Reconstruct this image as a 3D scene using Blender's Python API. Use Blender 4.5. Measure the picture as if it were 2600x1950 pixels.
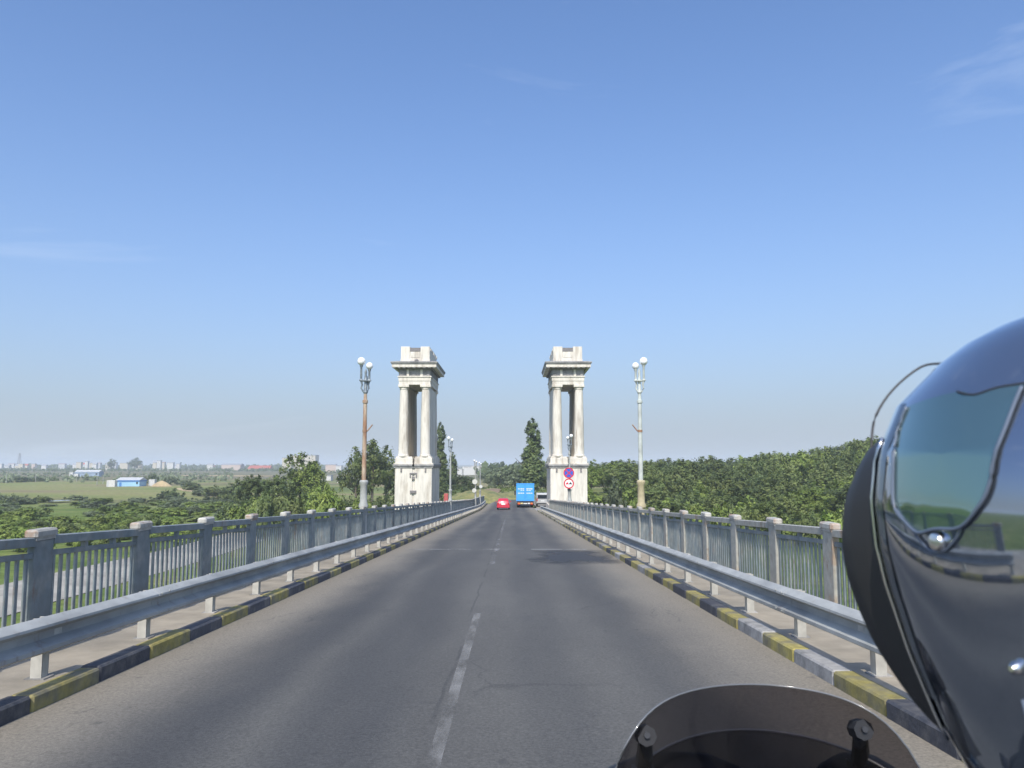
import bpy, bmesh, math, random
import numpy as np
from mathutils import Vector

# ------------------------------------------------------------------ scene, camera, light
sc = bpy.context.scene
for o in list(bpy.data.objects):
    bpy.data.objects.remove(o)
COL = sc.collection
CAM_H = 1.75
cam_data = bpy.data.cameras.new("camera")
cam = bpy.data.objects.new("camera", cam_data)
COL.objects.link(cam)
cam_data.sensor_width = 36.0
cam_data.lens = 36.0 * 2022.0 / 2600.0
cam_data.clip_start = 0.02
cam_data.clip_end = 40000.0
cam.location = (0, 0, CAM_H)
cam.rotation_euler = (math.radians(90) + math.atan(203.0 / 2022.0), 0, 0)
cam_data.dof.use_dof = True
cam_data.dof.focus_distance = 40.0
cam_data.dof.aperture_fstop = 15.0
sc.camera = cam

SUN_EL = math.radians(47)
SUN_AZ = math.radians(-8)          # the sun stands behind the camera, a little to its left
world = bpy.data.worlds.new("World")
sc.world = world
world.use_nodes = True
wn, wl = world.node_tree.nodes, world.node_tree.links
wn.clear()
w_out = wn.new("ShaderNodeOutputWorld")
w_bg = wn.new("ShaderNodeBackground")
w_sky = wn.new("ShaderNodeTexSky")
w_sky.sky_type = 'NISHITA'
w_sky.sun_disc = False
w_sky.sun_elevation = SUN_EL
w_sky.sun_rotation = math.radians(180) + math.radians(8)
w_sky.altitude = 50
w_sky.air_density = 1.0
w_sky.dust_density = 3.0
w_sky.ozone_density = 10.0
# thin cirrus: stretched noise in sky direction, a faint white over the sky colour
w_tc = wn.new("ShaderNodeTexCoord")
w_map = wn.new("ShaderNodeMapping")
w_map.inputs['Scale'].default_value = (1.1, 1.1, 5.5)
w_map.inputs['Rotation'].default_value = (0.12, 0.1, 0.5)
w_map.inputs['Location'].default_value = (0.0, 0.2, 0.9)
w_n1 = wn.new("ShaderNodeTexNoise")
w_n1.inputs['Scale'].default_value = 2.1
w_n1.inputs['Detail'].default_value = 7
w_n1.inputs['Roughness'].default_value = 0.62
w_n1.inputs['Distortion'].default_value = 0.5
w_rmp = wn.new("ShaderNodeMapRange")
w_rmp.inputs['From Min'].default_value = 0.58
w_rmp.inputs['From Max'].default_value = 0.85
w_rmp.inputs['To Max'].default_value = 0.27
w_mix = wn.new("ShaderNodeMixRGB")
w_mix.inputs['Color2'].default_value = (4.6, 5.0, 5.5, 1)
w_rot = wn.new('ShaderNodeVectorRotate'); w_rot.rotation_type = 'Z_AXIS'; w_rot.inputs['Angle'].default_value = math.radians(-11)
wl.new(w_tc.outputs['Generated'], w_rot.inputs['Vector'])
wl.new(w_rot.outputs['Vector'], w_map.inputs['Vector'])
wl.new(w_map.outputs['Vector'], w_n1.inputs['Vector'])
wl.new(w_n1.outputs['Fac'], w_rmp.inputs['Value'])
wl.new(w_rmp.outputs['Result'], w_mix.inputs['Fac'])
# pale haze towards the horizon, the same all the way round
w_sep = wn.new("ShaderNodeSeparateXYZ")
wl.new(w_tc.outputs['Generated'], w_sep.inputs['Vector'])
w_abs = wn.new("ShaderNodeMath"); w_abs.operation = 'ABSOLUTE'
w_div = wn.new("ShaderNodeMath"); w_div.operation = 'MULTIPLY'; w_div.inputs[1].default_value = -1.0 / 0.17
w_exp = wn.new("ShaderNodeMath"); w_exp.operation = 'EXPONENT'
wl.new(w_sep.outputs['Z'], w_abs.inputs[0]); wl.new(w_abs.outputs[0], w_div.inputs[0]); wl.new(w_div.outputs[0], w_exp.inputs[0])
w_haze = wn.new("ShaderNodeMixRGB")
w_haze.inputs['Color2'].default_value = (2.42, 2.76, 3.19, 1)
wl.new(w_exp.outputs[0], w_haze.inputs['Fac'])
wl.new(w_sky.outputs['Color'], w_haze.inputs['Color1'])
wl.new(w_haze.outputs['Color'], w_mix.inputs['Color1'])
wl.new(w_mix.outputs['Color'], w_bg.inputs['Color'])
w_bg.inputs['Strength'].default_value = 0.15
wl.new(w_bg.outputs['Background'], w_out.inputs['Surface'])

sun_data = bpy.data.lights.new("sun", 'SUN')
sun_data.energy = 2.85
sun_data.angle = math.radians(0.53)
sun_data.color = (1.0, 0.935, 0.82)
sun = bpy.data.objects.new("sun", sun_data)
COL.objects.link(sun)
sun_dir = Vector((math.sin(SUN_AZ) * math.cos(SUN_EL), -math.cos(SUN_AZ) * math.cos(SUN_EL), math.sin(SUN_EL)))
sun.rotation_euler = sun_dir.to_track_quat('Z', 'Y').to_euler()
sun.location = sun_dir * 50

sc.render.engine = 'CYCLES'
sc.view_settings.view_transform = 'Standard'
sc.view_settings.look = 'None'
sc.view_settings.exposure = 0.55
sc.view_settings.gamma = 1.0
sc.view_settings.use_curve_mapping = False
sc.cycles.use_denoising = True
sc.cycles.max_bounces = 8
sc.cycles.diffuse_bounces = 3
sc.cycles.transparent_max_bounces = 12
sc.cycles.volume_bounces = 1
sc.cycles.sample_clamp_indirect = 6.0

RNG = random.Random(7)

# ------------------------------------------------------------------ helpers
class MB:
    """collects boxes, tubes, lathes; build() links them as one mesh object"""
    def __init__(s):
        s.v = []; s.f = []
    def add(s, vs, fs):
        b = len(s.v)
        s.v += [tuple(p) for p in vs]
        s.f += [tuple(i + b for i in f) for f in fs]
        return s
    def box(s, x0, x1, y0, y1, z0, z1):
        vs = [(x0, y0, z0), (x1, y0, z0), (x1, y1, z0), (x0, y1, z0), (x0, y0, z1), (x1, y0, z1), (x1, y1, z1), (x0, y1, z1)]
        return s.add(vs, [(0, 3, 2, 1), (4, 5, 6, 7), (0, 1, 5, 4), (1, 2, 6, 5), (2, 3, 7, 6), (3, 0, 4, 7)])
    def cbox(s, x, y, z, sx, sy, sz):
        return s.box(x - sx / 2, x + sx / 2, y - sy / 2, y + sy / 2, z - sz / 2, z + sz / 2)
    def bbox(s, x0, x1, y0, y1, z0, z1, b=0.02):
        """box with chamfered vertical and top edges"""
        ring = lambda k, z: [(x0 + b, y0 + k, z), (x1 - b, y0 + k, z), (x1 - k, y0 + b, z), (x1 - k, y1 - b, z),
                             (x1 - b, y1 - k, z), (x0 + b, y1 - k, z), (x0 + k, y1 - b, z), (x0 + k, y0 + b, z)]
        r0, r1, r2 = ring(0, z0), ring(0, z1 - b), ring(b * 0.9, z1)
        fs = [tuple(range(7, -1, -1)), tuple(range(16, 24))]
        for a in (0, 8):
            for i in range(8):
                j = (i + 1) % 8
                fs.append((a + i, a + j, a + 8 + j, a + 8 + i))
        return s.add(r0 + r1 + r2, fs)
    def tube(s, pts, r, n=8, caps=True):
        pts = [Vector(p) for p in pts]
        rs = r if isinstance(r, (list, tuple)) else [r] * len(pts)
        vs, fs = [], []
        up = Vector((0.13, 0.21, 0.97)).normalized()
        for i, p in enumerate(pts):
            d = (pts[min(i + 1, len(pts) - 1)] - pts[max(i - 1, 0)]).normalized()
            u = up if abs(d.dot(up)) < 0.95 else Vector((1, 0, 0))
            a = d.cross(u).normalized(); b = d.cross(a).normalized()
            for k in range(n):
                t = 2 * math.pi * k / n
                vs.append(p + (a * math.cos(t) + b * math.sin(t)) * rs[i])
        for i in range(len(pts) - 1):
            for k in range(n):
                k2 = (k + 1) % n
                fs.append((i * n + k, i * n + k2, (i + 1) * n + k2, (i + 1) * n + k))
        if caps:
            fs.append(tuple(range(n - 1, -1, -1)))
            fs.append(tuple((len(pts) - 1) * n + k for k in range(n)))
        return s.add(vs, fs)
    def lathe(s, prof, n=16, c=(0, 0, 0), sx=1.0, sy=1.0, caps=True):
        vs, fs = [], []
        for r, z in prof:
            for k in range(n):
                t = 2 * math.pi * k / n
                vs.append((c[0] + r * sx * math.cos(t), c[1] + r * sy * math.sin(t), c[2] + z))
        for i in range(len(prof) - 1):
            for k in range(n):
                k2 = (k + 1) % n
                fs.append((i * n + k, i * n + k2, (i + 1) * n + k2, (i + 1) * n + k))
        if caps:
            fs.append(tuple(range(n - 1, -1, -1)))
            fs.append(tuple((len(prof) - 1) * n + k for k in range(n)))
        return s.add(vs, fs)
    def sphere(s, c, r, n=14, m=9):
        prof = [(r * math.sin(math.pi * (i + 0.02) / (m + 0.04)) + 1e-4, -r * math.cos(math.pi * i / m)) for i in range(m + 1)]
        return s.lathe(prof, n, c)
    def extrude_y(s, prof, y0, y1, x=0, z=0, caps=True):
        """closed profile of (x, z) points swept along y"""
        n = len(prof)
        vs = [(x + a, y0, z + b) for a, b in prof] + [(x + a, y1, z + b) for a, b in prof]
        fs = [(i, (i + 1) % n, n + (i + 1) % n, n + i) for i in range(n)]
        if caps:
            fs += [tuple(range(n - 1, -1, -1)), tuple(range(n, 2 * n))]
        return s.add(vs, fs)
    def extrude_x(s, prof, x0, x1):
        """closed profile of (y, z) points swept along x"""
        n = len(prof)
        vs = [(x0, a, b) for a, b in prof] + [(x1, a, b) for a, b in prof]
        fs = [(i, (i + 1) % n, n + (i + 1) % n, n + i) for i in range(n)]
        fs += [tuple(range(n - 1, -1, -1)), tuple(range(n, 2 * n))]
        return s.add(vs, fs)
    def grid(s, P):
        """rows of points -> quads"""
        nr, nc = len(P), len(P[0])
        vs = [p for row in P for p in row]
        fs = [(i * nc + j, i * nc + j + 1, (i + 1) * nc + j + 1, (i + 1) * nc + j) for i in range(nr - 1) for j in range(nc - 1)]
        return s.add(vs, fs)
    def mesh(s, name, mat, smooth=None):
        me = bpy.data.meshes.new(name)
        me.from_pydata(s.v, [], s.f)
        bm = bmesh.new(); bm.from_mesh(me)
        bmesh.ops.recalc_face_normals(bm, faces=bm.faces)
        bm.to_mesh(me); bm.free()
        me.materials.append(mat)
        if smooth is not None:
            me.polygons.foreach_set('use_smooth', [True] * len(me.polygons))
            me.set_sharp_from_angle(angle=math.radians(smooth))
        me.update()
        return me
    def build(s, name, mat, parent=None, loc=None, smooth=None):
        return link(name, s.mesh(name, mat, smooth), parent, loc)

def link(name, data, parent=None, loc=None):
    o = bpy.data.objects.new(name, data)
    COL.objects.link(o)
    if parent is not None:
        o.parent = parent
    if loc is not None:
        o.location = loc
    return o

def tag(o, label=None, cat=None, group=None, kind=None):
    if label: o['label'] = label
    if cat: o['category'] = cat
    if group: o['group'] = group
    if kind: o['kind'] = kind
    return o

def thing(name, label, cat, loc=(0, 0, 0), group=None, rz=0):
    o = link(name, None, None, loc)
    o.rotation_euler = (0, 0, rz)
    o.empty_display_size = 0.2
    return tag(o, label, cat, group)

def copy_tree(o, parent=None):
    c = o.copy(); COL.objects.link(c); c.parent = parent
    for ch in list(o.children):
        copy_tree(ch, c)
    return c

def mat(name, col, rough=0.7, metal=0.0, var=0.0, scale=4.0, col2=None, lo=0.42, hi=0.62, bump=0.0, bscale=40.0, coat=0.0, spec=None, stretch=None, rand=0.0, detail=6, rust=0.0):
    """principled material with up to two noise-mixed colours and a fine bump"""
    m = bpy.data.materials.new(name); m.use_nodes = True
    n, l = m.node_tree.nodes, m.node_tree.links
    b = n['Principled BSDF']
    b.inputs['Roughness'].default_value = rough
    b.inputs['Metallic'].default_value = metal
    b.inputs['Coat Weight'].default_value = coat
    b.inputs['Coat Roughness'].default_value = 0.05
    if spec is not None: b.inputs['Specular IOR Level'].default_value = spec
    c = n.new('ShaderNodeRGB'); c.outputs[0].default_value = (*col, 1)
    out = c.outputs[0]
    tc = n.new('ShaderNodeNewGeometry')
    vec = tc.outputs['Position']
    if stretch:
        mp = n.new('ShaderNodeMapping'); mp.inputs['Scale'].default_value = stretch
        l.new(vec, mp.inputs['Vector']); vec = mp.outputs['Vector']
    if col2 is not None:
        t = n.new('ShaderNodeTexNoise'); t.inputs['Scale'].default_value = scale; t.inputs['Detail'].default_value = detail
        t.inputs['Roughness'].default_value = 0.62
        r = n.new('ShaderNodeMapRange'); r.inputs['From Min'].default_value = lo; r.inputs['From Max'].default_value = hi
        x = n.new('ShaderNodeMixRGB'); x.inputs['Color2'].default_value = (*col2, 1)
        l.new(vec, t.inputs['Vector']); l.new(t.outputs['Fac'], r.inputs['Value']); l.new(r.outputs['Result'], x.inputs['Fac'])
        l.new(out, x.inputs['Color1']); out = x.outputs['Color']
    if var > 0:
        t = n.new('ShaderNodeTexNoise'); t.inputs['Scale'].default_value = scale * 3.3; t.inputs['Detail'].default_value = 5
        r = n.new('ShaderNodeMapRange'); r.inputs['From Min'].default_value = 0.3; r.inputs['From Max'].default_value = 0.7
        r.inputs['To Min'].default_value = 1 - var; r.inputs['To Max'].default_value = 1 + var
        x = n.new('ShaderNodeMixRGB'); x.blend_type = 'MULTIPLY'; x.inputs['Fac'].default_value = 1
        l.new(vec, t.inputs['Vector']); l.new(t.outputs['Fac'], r.inputs['Value']); l.new(out, x.inputs['Color1'])
        l.new(r.outputs['Result'], x.inputs['Color2']); out = x.outputs['Color']
    if rust > 0:                      # scattered rust spots and runs
        mp2 = n.new('ShaderNodeMapping'); mp2.inputs['Scale'].default_value = (1, 1, 0.35)
        l.new(tc.outputs['Position'], mp2.inputs['Vector'])
        t = n.new('ShaderNodeTexNoise'); t.inputs['Scale'].default_value = 5.5; t.inputs['Detail'].default_value = 7; t.inputs['Roughness'].default_value = 0.7
        r = n.new('ShaderNodeMapRange'); r.inputs['From Min'].default_value = 0.58; r.inputs['From Max'].default_value = 0.68; r.inputs['To Max'].default_value = rust
        x = n.new('ShaderNodeMixRGB'); x.inputs['Color2'].default_value = (0.17, 0.095, 0.055, 1)
        l.new(mp2.outputs['Vector'], t.inputs['Vector']); l.new(t.outputs['Fac'], r.inputs['Value']); l.new(r.outputs['Result'], x.inputs['Fac'])
        l.new(out, x.inputs['Color1']); out = x.outputs['Color']
    if rand > 0:
        oi = n.new('ShaderNodeObjectInfo')
        r = n.new('ShaderNodeMapRange'); r.inputs['To Min'].default_value = 1 - rand; r.inputs['To Max'].default_value = 1 + rand
        x = n.new('ShaderNodeMixRGB'); x.blend_type = 'MULTIPLY'; x.inputs['Fac'].default_value = 1
        l.new(oi.outputs['Random'], r.inputs['Value']); l.new(out, x.inputs['Color1']); l.new(r.outputs['Result'], x.inputs['Color2']); out = x.outputs['Color']
    l.new(out, b.inputs['Base Color'])
    if bump > 0:
        t = n.new('ShaderNodeTexNoise'); t.inputs['Scale'].default_value = bscale; t.inputs['Detail'].default_value = 4
        bp = n.new('ShaderNodeBump'); bp.inputs['Strength'].default_value = bump; bp.inputs['Distance'].default_value = 0.02
        l.new(vec, t.inputs['Vector']); l.new(t.outputs['Fac'], bp.inputs['Height']); l.new(bp.outputs['Normal'], b.inputs['Normal'])
    return m

def leaf_mat(name, c1, c2, rand=0.25):
    m = bpy.data.materials.new(name); m.use_nodes = True
    n, l = m.node_tree.nodes, m.node_tree.links
    b = n['Principled BSDF']; b.inputs['Roughness'].default_value = 0.55; b.inputs['Specular IOR Level'].default_value = 0.25
    g = n.new('ShaderNodeNewGeometry'); oi = n.new('ShaderNodeObjectInfo')
    t = n.new('ShaderNodeTexNoise'); t.inputs['Scale'].default_value = 0.55; t.inputs['Detail'].default_value = 4
    r = n.new('ShaderNodeMapRange'); r.inputs['From Min'].default_value = 0.35; r.inputs['From Max'].default_value = 0.65
    x = n.new('ShaderNodeMixRGB'); x.inputs['Color1'].default_value = (*c1, 1); x.inputs['Color2'].default_value = (*c2, 1)
    l.new(g.outputs['Position'], t.inputs['Vector']); l.new(t.outputs['Fac'], r.inputs['Value']); l.new(r.outputs['Result'], x.inputs['Fac'])
    r2 = n.new('ShaderNodeMapRange'); r2.inputs['To Min'].default_value = 1 - rand; r2.inputs['To Max'].default_value = 1 + rand
    r3 = n.new('ShaderNodeMapRange'); r3.inputs['To Min'].default_value = 0.82; r3.inputs['To Max'].default_value = 1.2
    mu = n.new('ShaderNodeMath'); mu.operation = 'MULTIPLY'
    l.new(oi.outputs['Random'], r2.inputs['Value']); l.new(g.outputs['Random Per Island'], r3.inputs['Value'])
    l.new(r2.outputs['Result'], mu.inputs[0]); l.new(r3.outputs['Result'], mu.inputs[1])
    y = n.new('ShaderNodeMixRGB'); y.blend_type = 'MULTIPLY'; y.inputs['Fac'].default_value = 1
    l.new(x.outputs['Color'], y.inputs['Color1']); l.new(mu.outputs[0], y.inputs['Color2'])
    l.new(y.outputs['Color'], b.inputs['Base Color'])
    tr = n.new('ShaderNodeBsdfTranslucent'); l.new(y.outputs['Color'], tr.inputs['Color'])
    mx = n.new('ShaderNodeMixShader'); mx.inputs['Fac'].default_value = 0.26
    l.new(b.outputs['BSDF'], mx.inputs[1]); l.new(tr.outputs['BSDF'], mx.inputs[2])
    l.new(mx.outputs['Shader'], n['Material Output'].inputs['Surface'])
    return m

def tinted_glass(name, tint, rough=0.03, refl=1.0, ior=1.5):
    m = bpy.data.materials.new(name); m.use_nodes = True
    n, l = m.node_tree.nodes, m.node_tree.links
    n.remove(n['Principled BSDF'])
    t = n.new('ShaderNodeBsdfTransparent'); t.inputs['Color'].default_value = (*tint, 1)
    g = n.new('ShaderNodeBsdfGlossy'); g.inputs['Roughness'].default_value = rough; g.inputs['Color'].default_value = (refl, refl, refl, 1)
    f = n.new('ShaderNodeLayerWeight'); f.inputs['Blend'].default_value = 0.5
    pw = n.new('ShaderNodeMath'); pw.operation = 'POWER'; pw.inputs[1].default_value = 5.0
    r0 = ((ior - 1) / (ior + 1)) ** 2
    ma = n.new('ShaderNodeMath'); ma.operation = 'MULTIPLY_ADD'; ma.inputs[1].default_value = 1 - r0; ma.inputs[2].default_value = r0
    l.new(f.outputs['Facing'], pw.inputs[0]); l.new(pw.outputs[0], ma.inputs[0])
    mx = n.new('ShaderNodeMixShader')
    l.new(ma.outputs[0], mx.inputs['Fac']); l.new(t.outputs['BSDF'], mx.inputs[1]); l.new(g.outputs['BSDF'], mx.inputs[2])
    l.new(mx.outputs['Shader'], n['Material Output'].inputs['Surface'])
    return m

# ------------------------------------------------------------------ materials
M = {}
M['stone'] = mat('pale_limestone', (0.67, 0.625, 0.54), 0.85, col2=(0.44, 0.385, 0.31), scale=0.95, lo=0.49, hi=0.68, var=0.12, bump=0.25, bscale=6, stretch=(1.5, 1.5, 0.25))
M['stone_grey'] = mat('grey_limestone', (0.34, 0.33, 0.315), 0.9, col2=(0.20, 0.195, 0.19), scale=1.1, var=0.15, bump=0.3, bscale=6)  # weathered tone of mouldings and cornice; the frieze shares the grey
M['stone_dark'] = mat('dark_stone', (0.20, 0.185, 0.18), 0.9, var=0.2, scale=2)  # dark tone: stains on the corbels, painted shade on the bed mould
M['rail_blue'] = mat('shaded_rail_paint', (0.18, 0.21, 0.215), 0.6, col2=(0.28, 0.285, 0.26), scale=2.2, lo=0.46, hi=0.68, var=0.16, rand=0.12, rust=0.65)  # neutral grey paint with bluish sky shade mixed into its colour
M['rail_pale'] = mat('sunlit_rail_paint', (0.37, 0.36, 0.31), 0.55, col2=(0.34, 0.25, 0.17), scale=3.0, lo=0.55, hi=0.70, var=0.16, rand=0.12, rust=0.7)  # same railing paint, sunlit side: the sun's cream put into the colour
M['cap'] = mat('rusty_post_cap', (0.40, 0.385, 0.34), 0.7, col2=(0.29, 0.18, 0.115), scale=3.2, lo=0.50, hi=0.66, var=0.16, rand=0.18)
M['galv'] = mat('galvanised_steel', (0.37, 0.375, 0.35), 0.6, metal=0.0, col2=(0.27, 0.275, 0.26), scale=1.5, var=0.16, stretch=(1, 0.4, 1), rust=0.35)
M['galv_post'] = mat('galvanised_post', (0.42, 0.41, 0.37), 0.6, var=0.15, scale=3, rust=0.4)
M['kerb_yellow'] = mat('worn_yellow_paint', (0.33, 0.28, 0.085), 0.85, col2=(0.19, 0.175, 0.12), scale=2.6, lo=0.42, hi=0.62, var=0.2, rand=0.15, bump=0.3)
M['kerb_black'] = mat('worn_black_paint', (0.055, 0.058, 0.07), 0.7, col2=(0.13, 0.125, 0.12), scale=3.5, lo=0.5, hi=0.7, var=0.2, rand=0.25, bump=0.3)
M['kerb_grey'] = mat('bare_kerb_concrete', (0.34, 0.33, 0.31), 0.85, col2=(0.16, 0.16, 0.155), scale=3.5, lo=0.45, hi=0.7, var=0.15, rand=0.2, bump=0.3)
M['sidewalk'] = mat('dusty_pavement', (0.355, 0.31, 0.24), 0.9, col2=(0.265, 0.235, 0.185), scale=0.9, var=0.12, bump=0.3, bscale=30)
M['concrete'] = mat('bridge_concrete', (0.36, 0.35, 0.32), 0.9, col2=(0.25, 0.24, 0.22), scale=0.5, var=0.1)
M['lamp_pale'] = mat('pale_green_lamp_paint', (0.52, 0.55, 0.50), 0.5, col2=(0.40, 0.42, 0.38), scale=2, var=0.1)
M['lamp_ochre'] = mat('ochre_lamp_base', (0.42, 0.36, 0.22), 0.6, var=0.15, scale=2)
M['lamp_rust'] = mat('rusting_lamp_paint', (0.30, 0.165, 0.095), 0.75, col2=(0.42, 0.34, 0.25), scale=2.6, lo=0.48, hi=0.66, var=0.2, stretch=(1, 1, 0.4))
M['lamp_grey'] = mat('grey_lamp_base', (0.35, 0.355, 0.33), 0.55, var=0.1, scale=2)
M['lamp_iron'] = mat('weathered_cast_iron', (0.16, 0.19, 0.21), 0.55, metal=0.2, col2=(0.30, 0.33, 0.34), scale=5, var=0.15)
M['globe'] = mat('opal_glass', (0.86, 0.86, 0.84), 0.2)
M['bark'] = mat('bark', (0.16, 0.13, 0.10), 0.9, col2=(0.09, 0.075, 0.06), scale=2, stretch=(1, 1, 0.3))
M['leaf_mid'] = leaf_mat('leaf_mid_green', (0.12, 0.165, 0.048), (0.20, 0.23, 0.075))
M['leaf_dark'] = leaf_mat('leaf_dark_green', (0.09, 0.13, 0.043), (0.145, 0.18, 0.062))
M['leaf_bright'] = leaf_mat('leaf_bright_green', (0.16, 0.23, 0.045), (0.24, 0.29, 0.07))
M['leaf_grey'] = leaf_mat('leaf_willow_grey', (0.13, 0.165, 0.085), (0.19, 0.22, 0.12))
M['black_plastic'] = mat('matt_black_plastic', (0.022, 0.022, 0.024), 0.45, var=0.1, scale=20)
M['tyre'] = mat('tyre_rubber', (0.02, 0.02, 0.02), 0.85)
M['dark_glass'] = mat('dark_window_glass', (0.02, 0.025, 0.03), 0.06, spec=0.8)
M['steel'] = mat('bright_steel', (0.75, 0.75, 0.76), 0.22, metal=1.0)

# ------------------------------------------------------------------ profile of the road
def zr(y):
    if y <= 95: return -0.04 * y
    if y <= 135: return -3.8 - 0.04 * ((y - 95) - (y - 95) ** 2 / 80.0)
    return -4.6
def xo(y):
    return 0.0 if y < 124 else ((y - 124) ** 2) / 230.0
KL, KR = -3.92, 2.99            # kerb faces
YS, YE = -8.0, 128.0            # bridge deck in view
GROUND = -8.0

def smooth01(t):
    t = max(0.0, min(1.0, t)); return t * t * (3 - 2 * t)

def ground_h(x, y):
    h = GROUND + 0.35 * math.sin(x * 0.031 + 1.3) * math.cos(y * 0.027) + 0.15 * math.sin(x * 0.13 + y * 0.11)
    if abs(x) > 900 or y > 900: h = GROUND
    if y > 96:
        d = abs(x - xo(min(y, 200)) + 0.5)
        t = smooth01((y - 100) / 24.0) * smooth01((26 - d) / 15.0)
        if y > 200: t *= smooth01((300 - y) / 100.0)
        h = h * (1 - t) + (zr(y) - 0.28) * t
    return h

# ------------------------------------------------------------------ ground
def axis(vals):
    out = []
    for a, b, st in vals:
        k = a
        while k < b - 1e-6:
            out.append(k); k += st
    out.append(vals[-1][1])
    return out
gx = axis([(-9000, -3000, 2000), (-3000, -1000, 400), (-1000, -300, 100), (-300, -80, 11), (-80, 80, 2.5), (80, 300, 11), (300, 1000, 100), (1000, 3000, 400), (3000, 9000, 2000)])
gy = axis([(-3000, -200, 700), (-200, -20, 30), (-20, 96, 6), (96, 180, 2.5), (180, 440, 8), (440, 1000, 60), (1000, 3000, 250), (3000, 9000, 1000)])
gm = MB().grid([[(x, y, ground_h(x, y)) for x in gx] for y in gy])

def ground_material():
    m = bpy.data.materials.new('meadow_ground'); m.use_nodes = True
    n, l = m.node_tree.nodes, m.node_tree.links
    b = n['Principled BSDF']; b.inputs['Roughness'].default_value = 0.95; b.inputs['Specular IOR Level'].default_value = 0.1
    g = n.new('ShaderNodeNewGeometry')
    def noise(sc_, det, stretch=None, dist=0.0):
        t = n.new('ShaderNodeTexNoise'); t.inputs['Scale'].default_value = sc_; t.inputs['Detail'].default_value = det; t.inputs['Distortion'].default_value = dist
        src = g.outputs['Position']
        if stretch:
            mp = n.new('ShaderNodeMapping'); mp.inputs['Scale'].default_value = stretch; l.new(src, mp.inputs['Vector']); src = mp.outputs['Vector']
        l.new(src, t.inputs['Vector']); return t.outputs['Fac']
    def ramp(src, stops):
        r = n.new('ShaderNodeValToRGB')
        while len(r.color_ramp.elements) < len(stops): r.color_ramp.elements.new(0.5)
        for e, (p, c) in zip(r.color_ramp.elements, stops):
            e.position = p; e.color = (*c, 1)
        l.new(src, r.inputs['Fac']); return r.outputs['Color']
    fields = ramp(noise(0.012, 3, (0.35, 1.5, 1)), [(0.30, (0.11, 0.14, 0.045)), (0.42, (0.185, 0.21, 0.07)), (0.50, (0.23, 0.225, 0.09)), (0.57, (0.225, 0.185, 0.105)), (0.68, (0.13, 0.15, 0.055))])
    near = ramp(noise(0.12, 5), [(0.33, (0.085, 0.125, 0.03)), (0.5, (0.125, 0.17, 0.042)), (0.66, (0.18, 0.195, 0.065))])
    sp = n.new('ShaderNodeSeparateXYZ'); l.new(g.outputs['Position'], sp.inputs['Vector'])
    mr = n.new('ShaderNodeMapRange'); mr.inputs['From Min'].default_value = 170; mr.inputs['From Max'].default_value = 260
    l.new(sp.outputs['Y'], mr.inputs['Value'])
    x1 = n.new('ShaderNodeMixRGB'); l.new(mr.outputs['Result'], x1.inputs['Fac']); l.new(near, x1.inputs['Color1']); l.new(fields, x1.inputs['Color2'])
    # dry brownish rough land farther out
    mr2 = n.new('ShaderNodeMapRange'); mr2.inputs['From Min'].default_value = 420; mr2.inputs['From Max'].default_value = 520
    l.new(sp.outputs['Y'], mr2.inputs['Value'])
    rough = ramp(noise(0.02, 6, (0.5, 1.0, 1)), [(0.35, (0.10, 0.115, 0.055)), (0.52, (0.17, 0.155, 0.09)), (0.68, (0.20, 0.17, 0.11))])
    x2 = n.new('ShaderNodeMixRGB'); l.new(mr2.outputs['Result'], x2.inputs['Fac']); l.new(x1.outputs['Color'], x2.inputs['Color1']); l.new(rough, x2.inputs['Color2'])
    fine = n.new('ShaderNodeMapRange'); fine.inputs['From Min'].default_value = 0.3; fine.inputs['From Max'].default_value = 0.7
    fine.inputs['To Min'].default_value = 0.72; fine.inputs['To Max'].default_value = 1.28
    l.new(noise(0.9, 6), fine.inputs['Value'])
    x3 = n.new('ShaderNodeMixRGB'); x3.blend_type = 'MULTIPLY'; x3.inputs['Fac'].default_value = 1
    l.new(x2.outputs['Color'], x3.inputs['Color1']); l.new(fine.outputs['Result'], x3.inputs['Color2'])
    l.new(x3.outputs['Color'], b.inputs['Base Color'])
    return m
tag(gm.build('ground', ground_material(), smooth=60), kind='structure')

# ------------------------------------------------------------------ bridge deck, road, pavements
def strip(x0, x1, y0, y1, h, step=2.0, f=xo):
    n_ = max(1, int(math.ceil((y1 - y0) / step)))
    P = []
    for i in range(n_ + 1):
        y = y0 + (y1 - y0) * i / n_
        P.append([(x0 + f(y), y, zr(y) + h), (x1 + f(y), y, zr(y) + h)])
    return MB().grid(P)

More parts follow.
